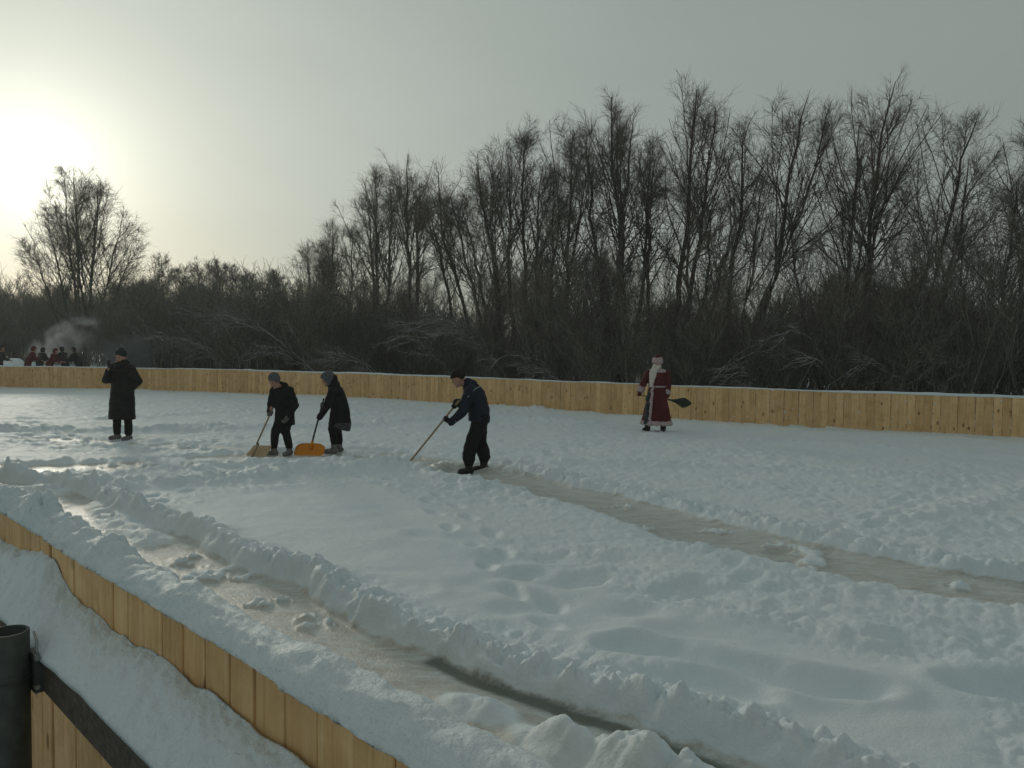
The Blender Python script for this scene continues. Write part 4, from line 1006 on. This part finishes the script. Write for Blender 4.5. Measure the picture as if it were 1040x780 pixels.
blade_grid(sh3, VV(-.05, -.12, -.215), rt, upb, rt.cross(upb), .53, .275, .05, M['orange'], round_=.22, rib=.006)
V, F = tube_np([VV(-.015, -.03, -.08), VV(0, .0, .01), Vector((gw_-tw_).normalized()*.06)], .024, 10); mesh_py('socket', V, F, M['orange'], sh3)

# ---- person 4: navy jacket, black cap, profile to the left
p4 = person_root(482, 12.0, (-1, -.10, 0), 'person in navy jacket and baggy black trousers leaning forward over a long wooden shaft')
hc = VV(.245, 0, 1.43); hip = VV(-.09, 0, .86); chest = VV(-.02, 0, 1.20); nk = VV(.12, 0, 1.34)
B = Shape(); torso(B, hip, chest, nk, hc-VV(.04, 0, .05)); head(B, hc, (1, 0, -.38), (.38, 0, 1), p4)
Gp = VV(.44, .10, .85); 
gt = gp(413, 473, .02); tip4 = to_local(p4, (gt[0], gt[1], gh(*gt)-.02)); S4 = (Gp-tip4).normalized(); Gq = Gp+S4*.26
rs0, ls0 = VV(.06, -.19, 1.27), VV(.07, .19, 1.27); re, le = VV(.15, -.25, 1.02), VV(.19, .22, .95)
wl = grip(B, Gp, S4, Gp-le, 1, 1); wr2 = grip(B, Gq, S4, Gq-re, -1, 1)
arm(B, ls0, le, wl, .055, .045, .03); arm(B, rs0, re, wr2, .055, .045, .03)
FT4 = ((.08, .12, 1), (-.16, -.12, -1))
for fx, fy, sg in FT4: B.cap((hip.x, .09*sg, .84), (fx*.6, fy, .46), .085, .06); B.cap((fx*.6, fy, .46), (fx, fy, .08), .055, .04)
build('body', B, M['skin'], p4)
for G_, e_, th_, w_ in ((Gp, le, 1, wl), (Gq, re, -1, wr2)):
    GR = Shape(); grip(GR, G_, S4, G_-e_, th_, 1.5); GR.cap(w_, w_+(e_-w_)*.35, .045, .052); build('glove', GR, M['black_glove'], p4, .008, 1)
C = Shape(); C.loft([(-.07, 0, .78, .165, .215), (-.075, 0, .84, .165, .215), (-.07, 0, .96, .16, .205), (-.045, 0, 1.08, .155, .205), (-.01, 0, 1.20, .15, .215), (.06, 0, 1.30, .125, .17), (.10, 0, 1.37, .09, .10)])
C.cap(ls0, le, .092, .078); C.cap(le, wl, .078, .056); C.cap(rs0, re, .092, .078); C.cap(re, wr2, .078, .056); C.cap((.03, -.06, 1.36), (.03, .06, 1.36), .075, .075); C.cap((.10, -.04, 1.38), (.10, .04, 1.38), .07, .07)
jk = build('jacket', C, M['navy'], p4, .012, 3, .013, 7, 31)
C = Shape()
for a_, b_ in ((VV(-.02, .245, 1.31), VV(.05, .275, 1.25)), (VV(.05, .275, 1.25), VV(.115, .285, 1.17))): C.cap(a_, b_, .007, .007)
C.cap((-.10, .19, 1.335), (-.02, .245, 1.31), .007, .007)
build('reflective_stripe', C, M['reflect'], jk, .006, 0)
C = Shape(); C.cap(le+(wl-le)*.55+VV(0, .058, .02), le+(wl-le)*.62+VV(0, .05, -.045), .009, .009); build('reflective_stripe', C, M['reflect'], jk, .005, 0)
T_ = Shape(); T_.cap((hip.x, -.06, .84), (hip.x, .06, .84), .14, .14)
for fx, fy, sg in FT4: T_.cap((hip.x, .085*sg, .80), (fx*.6, fy, .46), .125, .108); T_.cap((fx*.6, fy, .46), (fx, fy, .24), .108, .098); T_.cap((fx, fy, .22), (fx, fy, .17), .09, .07)
build('trousers', T_, M['trouser'], p4, .012, 2, .014, 7, 32)
for fx, fy, sg in FT4: boot(p4, (fx, fy, 0.0), (1, .08*sg), M['boot_black'], .15, .064, .13)
f_, u_, l_ = frame((1, 0, -.38), (.38, 0, 1)); rot = Matrix((f_, l_, u_)).transposed()
H = Shape(); H.ell(hc+u_*.075-f_*.015, (.118, .098, .085), rot); H.cap(hc+u_*.055-f_*.05+l_*.03, hc+u_*.055-f_*.05-l_*.03, .08, .08); H.ell(hc+u_*.06+f_*.085, (.035, .07, .028), rot)
build('cap', H, M['brown_fur'], p4, .010, 2, .006, 26, 33)
tw_, gw_ = Wd(p4, tip4), Wd(p4, Gq); sh4 = shovel('long bare wooden shaft angled down into the snow, held by the navy-jacketed person', gw_+(gw_-tw_).normalized()*.14, tw_, None, M['shaft_wood'], .015)
rt = VV(.25, 1, 0).normalized(); upb = VV(.7, -.15, .5).normalized(); blade_grid(sh4, VV(-.16, .0, -.17), rt, upb, rt.cross(upb), .34, .24, .01, M['plywood'])

# ---- person 5: red robe, white beard
p5 = person_root(667.4, 18.15, (-.6, -1, 0), 'person in long dark red robe with white fur trim and long white beard')
hc = VV(.02, .0, 1.53)
B = Shape(); torso(B, VV(0, 0, .88), VV(0, 0, 1.22), VV(0, 0, 1.38), hc-VV(.01, 0, .06)); head(B, hc, (1, -.15, 0), (0, 0, 1), p5)
W5 = lambda u, z, dy=0: to_local(p5, (p5.location.x+u, p5.location.y+dy, p5.location.z+z))
rs0, re = W5(-.19, 1.33, .05), W5(-.32, 1.07, .04); ls0, le = W5(.21, 1.34, -.02), W5(.25, 1.07, -.03)
GL5 = W5(-.40, .83, .08); GR5 = W5(.20, .74, .16); S5 = (GL5-GR5).normalized()
wl = grip(B, GL5, S5, GL5-re, 1, 1); lw = W5(.21, .85, -.06)
arm(B, rs0, re, wl, .05, .042, .03); arm(B, ls0, le, lw, .05, .042, .03); hand(B, lw, W5(.19, .70, -.02)-lw, W5(.0, .0, .3)-W5(0, 0, 0), 1, .8)
for sg in (1, -1): B.cap((0, .09*sg, .88), (0, .13*sg, .48), .085, .06); B.cap((0, .13*sg, .48), (0, .19*sg-.02, .08), .055, .04)
build('body', B, M['skin'], p5)
C = Shape(); C.loft([(0, 0, .17, .30, .36), (0, 0, .30, .285, .335), (0, 0, .55, .25, .285), (0, 0, .80, .205, .235), (0, 0, 1.03, .165, .195), (0, 0, 1.2, .165, .205), (0, 0, 1.33, .145, .20), (0, 0, 1.40, .10, .13), (0, 0, 1.44, .07, .08)])
C.cap(rs0, re, .085, .08); C.cap(re, wl, .08, .075); C.cap(ls0, le, .085, .08); C.cap(le, lw, .08, .08)
rb_ = build('robe', C, M['red'], p5, .013, 3, .014, 6, 41)
C = Shape(); C.loft([(0, 0, .155, .318, .378), (0, 0, .20, .318, .372), (0, 0, .255, .308, .358)]); build('fur_hem', C, M['furw'], rb_, .014, 1, .016, 26, 42)
C = Shape()
pts5 = [(.165, 1.06), (.19, .90), (.232, .70), (.268, .48), (.292, .30), (.315, .17)]
for (a_, b_) in zip(pts5, pts5[1:]): C.cap((a_[0]+.005, -.03, a_[1]), (b_[0]+.005, -.05, b_[1]), .030, .034)
build('fur_strip', C, M['furw'], rb_, .012, 1, .012, 30, 43)
C = Shape()
for (a_, b_) in zip(pts5[1:], pts5[2:]): C.cap((a_[0]-.008, -.11, a_[1]), (b_[0]-.008, -.15, b_[1]+.05), .030, .045)
build('lining', C, M['teal_cloth'], rb_, .012, 1, .006, 12, 44)
C = Shape(); C.loft([(0, 0, 1.02, .178, .208), (0, 0, 1.055, .178, .208)]); build('belt', C, M['furw'], rb_, .010, 1, .004, 20, 45)
C = Shape(); C.ell((-.01, 0, 1.39), (.155, .215, .065)); build('fur_collar', C, M['furw'], rb_, .012, 1, .016, 26, 46)
for w_, e_ in ((wl, re), (lw, le)):
    C = Shape(); d_ = (w_-e_).normalized(); C.cap(w_-d_*.09, w_-d_*.03, .082, .086); build('fur_cuff', C, M['furw'], rb_, .012, 1, .014, 28, 47)
GR = Shape(); grip(GR, GL5, S5, GL5-re, 1, 1.5); GR.cap(wl, wl+(re-wl)*.2, .045, .05); build('mitten', GR, M['red'], p5, .008, 1)
GR = Shape(); hand(GR, lw, W5(.19, .70, -.02)-lw, W5(.0, .0, .3)-W5(0, 0, 0), 1, .8, 1.5); build('mitten', GR, M['red'], p5, .008, 1)
C = Shape(); C.cap(hc+VV(.075, -.01, -.04), hc+VV(.14, -.04, -.20), .065, .09); C.cap(hc+VV(.14, -.04, -.20), hc+VV(.20, -.06, -.47), .09, .035)
for sg in (1, -1): C.cap(hc+VV(.05, .065*sg, .0), hc+VV(.09, .03*sg, -.10), .028, .045); C.cap(hc+VV(.11, .008*sg, -.045), hc+VV(.10, .05*sg, -.06), .014, .012)
C.cap(hc+VV(-.06, 0, .02), hc+VV(-.07, 0, -.10), .075, .08)
build('beard', C, M['beard'], p5, .010, 1, .012, 24, 48)
H = Shape(); H.loft([(0, 0, hc.z+.05, .11, .10), (-.003, 0, hc.z+.10, .108, .098), (-.006, 0, hc.z+.18, .09, .082), (-.008, 0, hc.z+.25, .045, .04)]); ht = build('hat', H, M['red'], p5, .010, 2, .004, 20, 49)
H = Shape(); H.loft([(0, 0, hc.z+.035, .126, .116), (0, 0, hc.z+.10, .132, .122), (0, 0, hc.z+.175, .115, .105)]); build('fur_band', H, M['furw'], ht, .010, 1, .010, 34, 50)
for sg in (1, -1): boot(p5, (.0, .19*sg-.02, 0), (1, .35*sg), M['boot_black'], .20, .075, .13)
a5, b5 = Wd(p5, GL5), Wd(p5, GR5); dS = (b5-a5).normalized()
# shaft passes behind the robe and ends in the blade on the far side
e5 = a5+dS*.80; sh5 = shovel('dark green pointed shovel held low behind the red-robed person', a5-dS*.06, e5, None, M['shaft_wood'], .016)
bl = Shape(); V = []; F = []
prof5 = [(0, .03), (.07, .045), (.16, .085), (.26, .135), (.34, .12), (.42, .07), (.49, .01)]
up5 = VV(0, -.45, .9).normalized(); nr5 = dS.cross(up5).normalized()
for side in (0, 1):
    for d_, w_ in prof5:
        for j in range(7): v = j/3-1; V.append(dS*d_+up5*w_*v+nr5*(.03*(v*v)*(w_/.12)+.006*side))
n = len(prof5)*7
for i in range(len(prof5)-1):
    for j in range(6): a_ = i*7+j; F += [(a_, a_+1, a_+8, a_+7), (n+a_, n+a_+7, n+a_+8, n+a_+1)]
rim = list(range(7))+[i*7+6 for i in range(1, len(prof5))]+[(len(prof5)-1)*7+j for j in range(5, -1, -1)]+[i*7 for i in range(len(prof5)-2, 0, -1)]
for a_, b_ in zip(rim, rim[1:]+rim[:1]): F.append((a_, n+a_, n+b_, b_))
mesh_py('blade', V, F, M['green_blade'], sh5)
V, F = tube_np([-dS*.10, dS*.06], [.020, .026], 10); mesh_py('socket', V, F, M['green_blade'], sh5)

# ---- far people behind the left end of the fence
def far_person(px, D, h, mtop, fd, label, lean=.0, seed=0):
    r_ = person_root(px, D, fd, label); k = h/1.72; B = Shape()
    hc = VV(.02+lean, 0, 1.60)*k; ch = VV(lean*.7, 0, 1.3)*k
    B.cap(VV(0, 0, .9)*k, ch, .1, .12); B.cap(ch, hc, .09, .05); head(B, hc, (1, 0, -.2), (.1, 0, 1), r_)
    A = [(VV(lean*.8, .19*s, 1.38)*k, VV(.08+lean, .24*s, 1.12)*k, VV(.28+lean, .14*s, 1.05)*k) for s in (1, -1)]
    for s, (a, e, w_) in zip((1, -1), A): arm(B, a, e, w_, .05, .04, .03); hand(B, w_, (1, -.2*s, -.1), (0, 0, -1), s, .6)
    for s in (1, -1): B.cap(VV(0, .09*s, .9)*k, VV(.02, .1*s, .48)*k, .08, .06); B.cap(VV(.02, .1*s, .48)*k, VV(0, .1*s, .06)*k, .055, .04)
    build('body', B, M['skin'], r_, .016)
    C = Shape(); C.loft([(0, 0, .72*k, .16, .2), (0, 0, .95*k, .15, .19), (lean*.6, 0, 1.2*k, .15, .2), (lean*.8, 0, 1.38*k, .13, .2), (lean*.9, 0, 1.46*k, .08, .09)])
    for a, e, w_ in A: C.cap(a, e, .085, .07); C.cap(e, w_, .07, .055)
    build('jacket', C, mtop, r_, .016, 2, .012, 8, seed)
    C = Shape()
    for s in (1, -1): C.cap(VV(0, .09*s, .82)*k, VV(.02, .1*s, .46)*k, .11, .09); C.cap(VV(.02, .1*s, .46)*k, VV(0, .1*s, .12)*k, .085, .07)
    build('trousers', C, M['trouser'], r_, .016, 2, .01, 8, seed)
    for s in (1, -1): boot(r_, VV(0, .1*s, 0), (1, 0), M['boot_black'])
    C = Shape(); C.ell(hc+VV(-.01, 0, .07), (.112, .1, .09)); C.ell(hc+VV(-.04, 0, -.01), (.09, .1, .1)); build('hat', C, mtop, r_, .012, 2)
far_person(-1, 36, 1.66, M['far_dark'], (.9, .3, 0), 'person in dark clothes cut by the left picture edge beyond the fence', .1, 1)
far_person(28, 37, 1.62, M['far_maroon'], (.8, .5, 0), 'leftmost of two people in maroon jackets beyond the fence', .25, 2)
far_person(40, 39, 1.5, M['far_dark'], (.4, .9, 0), 'person in dark clothes between the two maroon jackets beyond the fence', .2, 3)
far_person(50, 37, 1.52, M['far_maroon'], (.9, .1, 0), 'maroon-jacketed person nearer the smoke beyond the fence', .3, 4)
far_person(66, 38, 1.60, M['far_dark'], (-.8, .2, 0), 'person in dark clothes just right of the smoke beyond the fence', .2, 5)
far_person(80, 38.5, 1.58, M['far_dark'], (-.9, -.1, 0), 'rightmost dark-clothed person of the group beyond the fence', .25, 6)
# snow-topped heap beside the group
hp_ = Shape(); hx = at(14, 40); hp_.ell((hx, 40, .2), (.9, .5, .95)); hp_.ell((hx+.7, 40.2, .1), (.6, .5, .9)); sp = build('snow_heap', hp_, M['snow_plain'], None, .05, 2, .05, 3, 9); tag(sp, 'pile of snow beyond the fence beside the group of people', 'snow heap')

# ------------------------------------------------------------------ smoke
def smoke(name, c, size, tilt, dens, label, colr=(.9, .95, 1), scale=1.0, lo=.42):
    sh = Shape(); sh.ell((0, 0, 0), (1, 1, 1), None, 24)
    m = bpy.data.materials.new(name); m.use_nodes = True; t = m.node_tree; t.nodes.clear()
    def nd(k, **kw):
        n = t.nodes.new(k)
        for a, b in kw.items(): setattr(n, a, b)
        return n
    out = nd('ShaderNodeOutputMaterial'); pv = nd('ShaderNodeVolumePrincipled'); t.links.new(pv.outputs[0], out.inputs['Volume'])
    pv.inputs['Color'].default_value = (*colr, 1); pv.inputs['Anisotropy'].default_value = .45
    ge = nd('ShaderNodeNewGeometry'); nz2 = nd('ShaderNodeTexNoise'); nz2.inputs['Scale'].default_value = scale; nz2.inputs['Detail'].default_value = 4; nz2.inputs['Distortion'].default_value = 1.2
    t.links.new(ge.outputs['Position'], nz2.inputs['Vector'])
    mr = nd('ShaderNodeMapRange'); mr.inputs['From Min'].default_value = lo; mr.inputs['From Max'].default_value = .72; mr.inputs['To Max'].default_value = dens; t.links.new(nz2.outputs[0], mr.inputs[0])
    tx = nd('ShaderNodeTexCoord'); ln_ = nd('ShaderNodeVectorMath', operation='LENGTH'); t.links.new(tx.outputs['Object'], ln_.inputs[0])
    fo = nd('ShaderNodeMapRange', interpolation_type='SMOOTHSTEP'); fo.inputs['From Min'].default_value = .95; fo.inputs['From Max'].default_value = .1; t.links.new(ln_.outputs['Value'], fo.inputs[0])
    mu = nd('ShaderNodeMath', operation='MULTIPLY'); t.links.new(mr.outputs[0], mu.inputs[0]); t.links.new(fo.outputs[0], mu.inputs[1]); t.links.new(mu.outputs[0], pv.inputs['Density'])
    o = mesh_py(name, sh.V, sh.F, m); o.location = c; o.scale = size; o.rotation_euler = (0, -tilt, 0); tag(o, label, 'smoke', kind='stuff'); return o
D = 41
zz = lambda py: (348-py)/800*D+1.9
smoke('smoke', (at(66, D), D, zz(345)), (2.5, 1.2, 1.15), .5, 6., 'pale plume of smoke rising behind the group at the left fence')
smoke('smoke', (at(200, D+1), D+1, zz(358)), (7.2, 1.8, 1.6), .0, 1.7, 'thin bluish smoke drifting low behind the fence to the right', (.7, .85, 1), .6, .36)
# ------------------------------------------------------------------ haze
V, F = box_v(-260, 260, -40, 150, -1.5, 24)
hz = bpy.data.materials.new('haze_air'); hz.use_nodes = True; t = hz.node_tree; t.nodes.clear(); out = t.nodes.new('ShaderNodeOutputMaterial'); pv = t.nodes.new('ShaderNodeVolumePrincipled')
pv.inputs['Color'].default_value = (.85, .9, .88, 1); pv.inputs['Density'].default_value = .0016; pv.inputs['Anisotropy'].default_value = .3; t.links.new(pv.outputs[0], out.inputs['Volume'])
HAZE = True
if HAZE:
    o = mesh_np('haze', V, F, hz, None, False); o['kind'] = 'stuff'
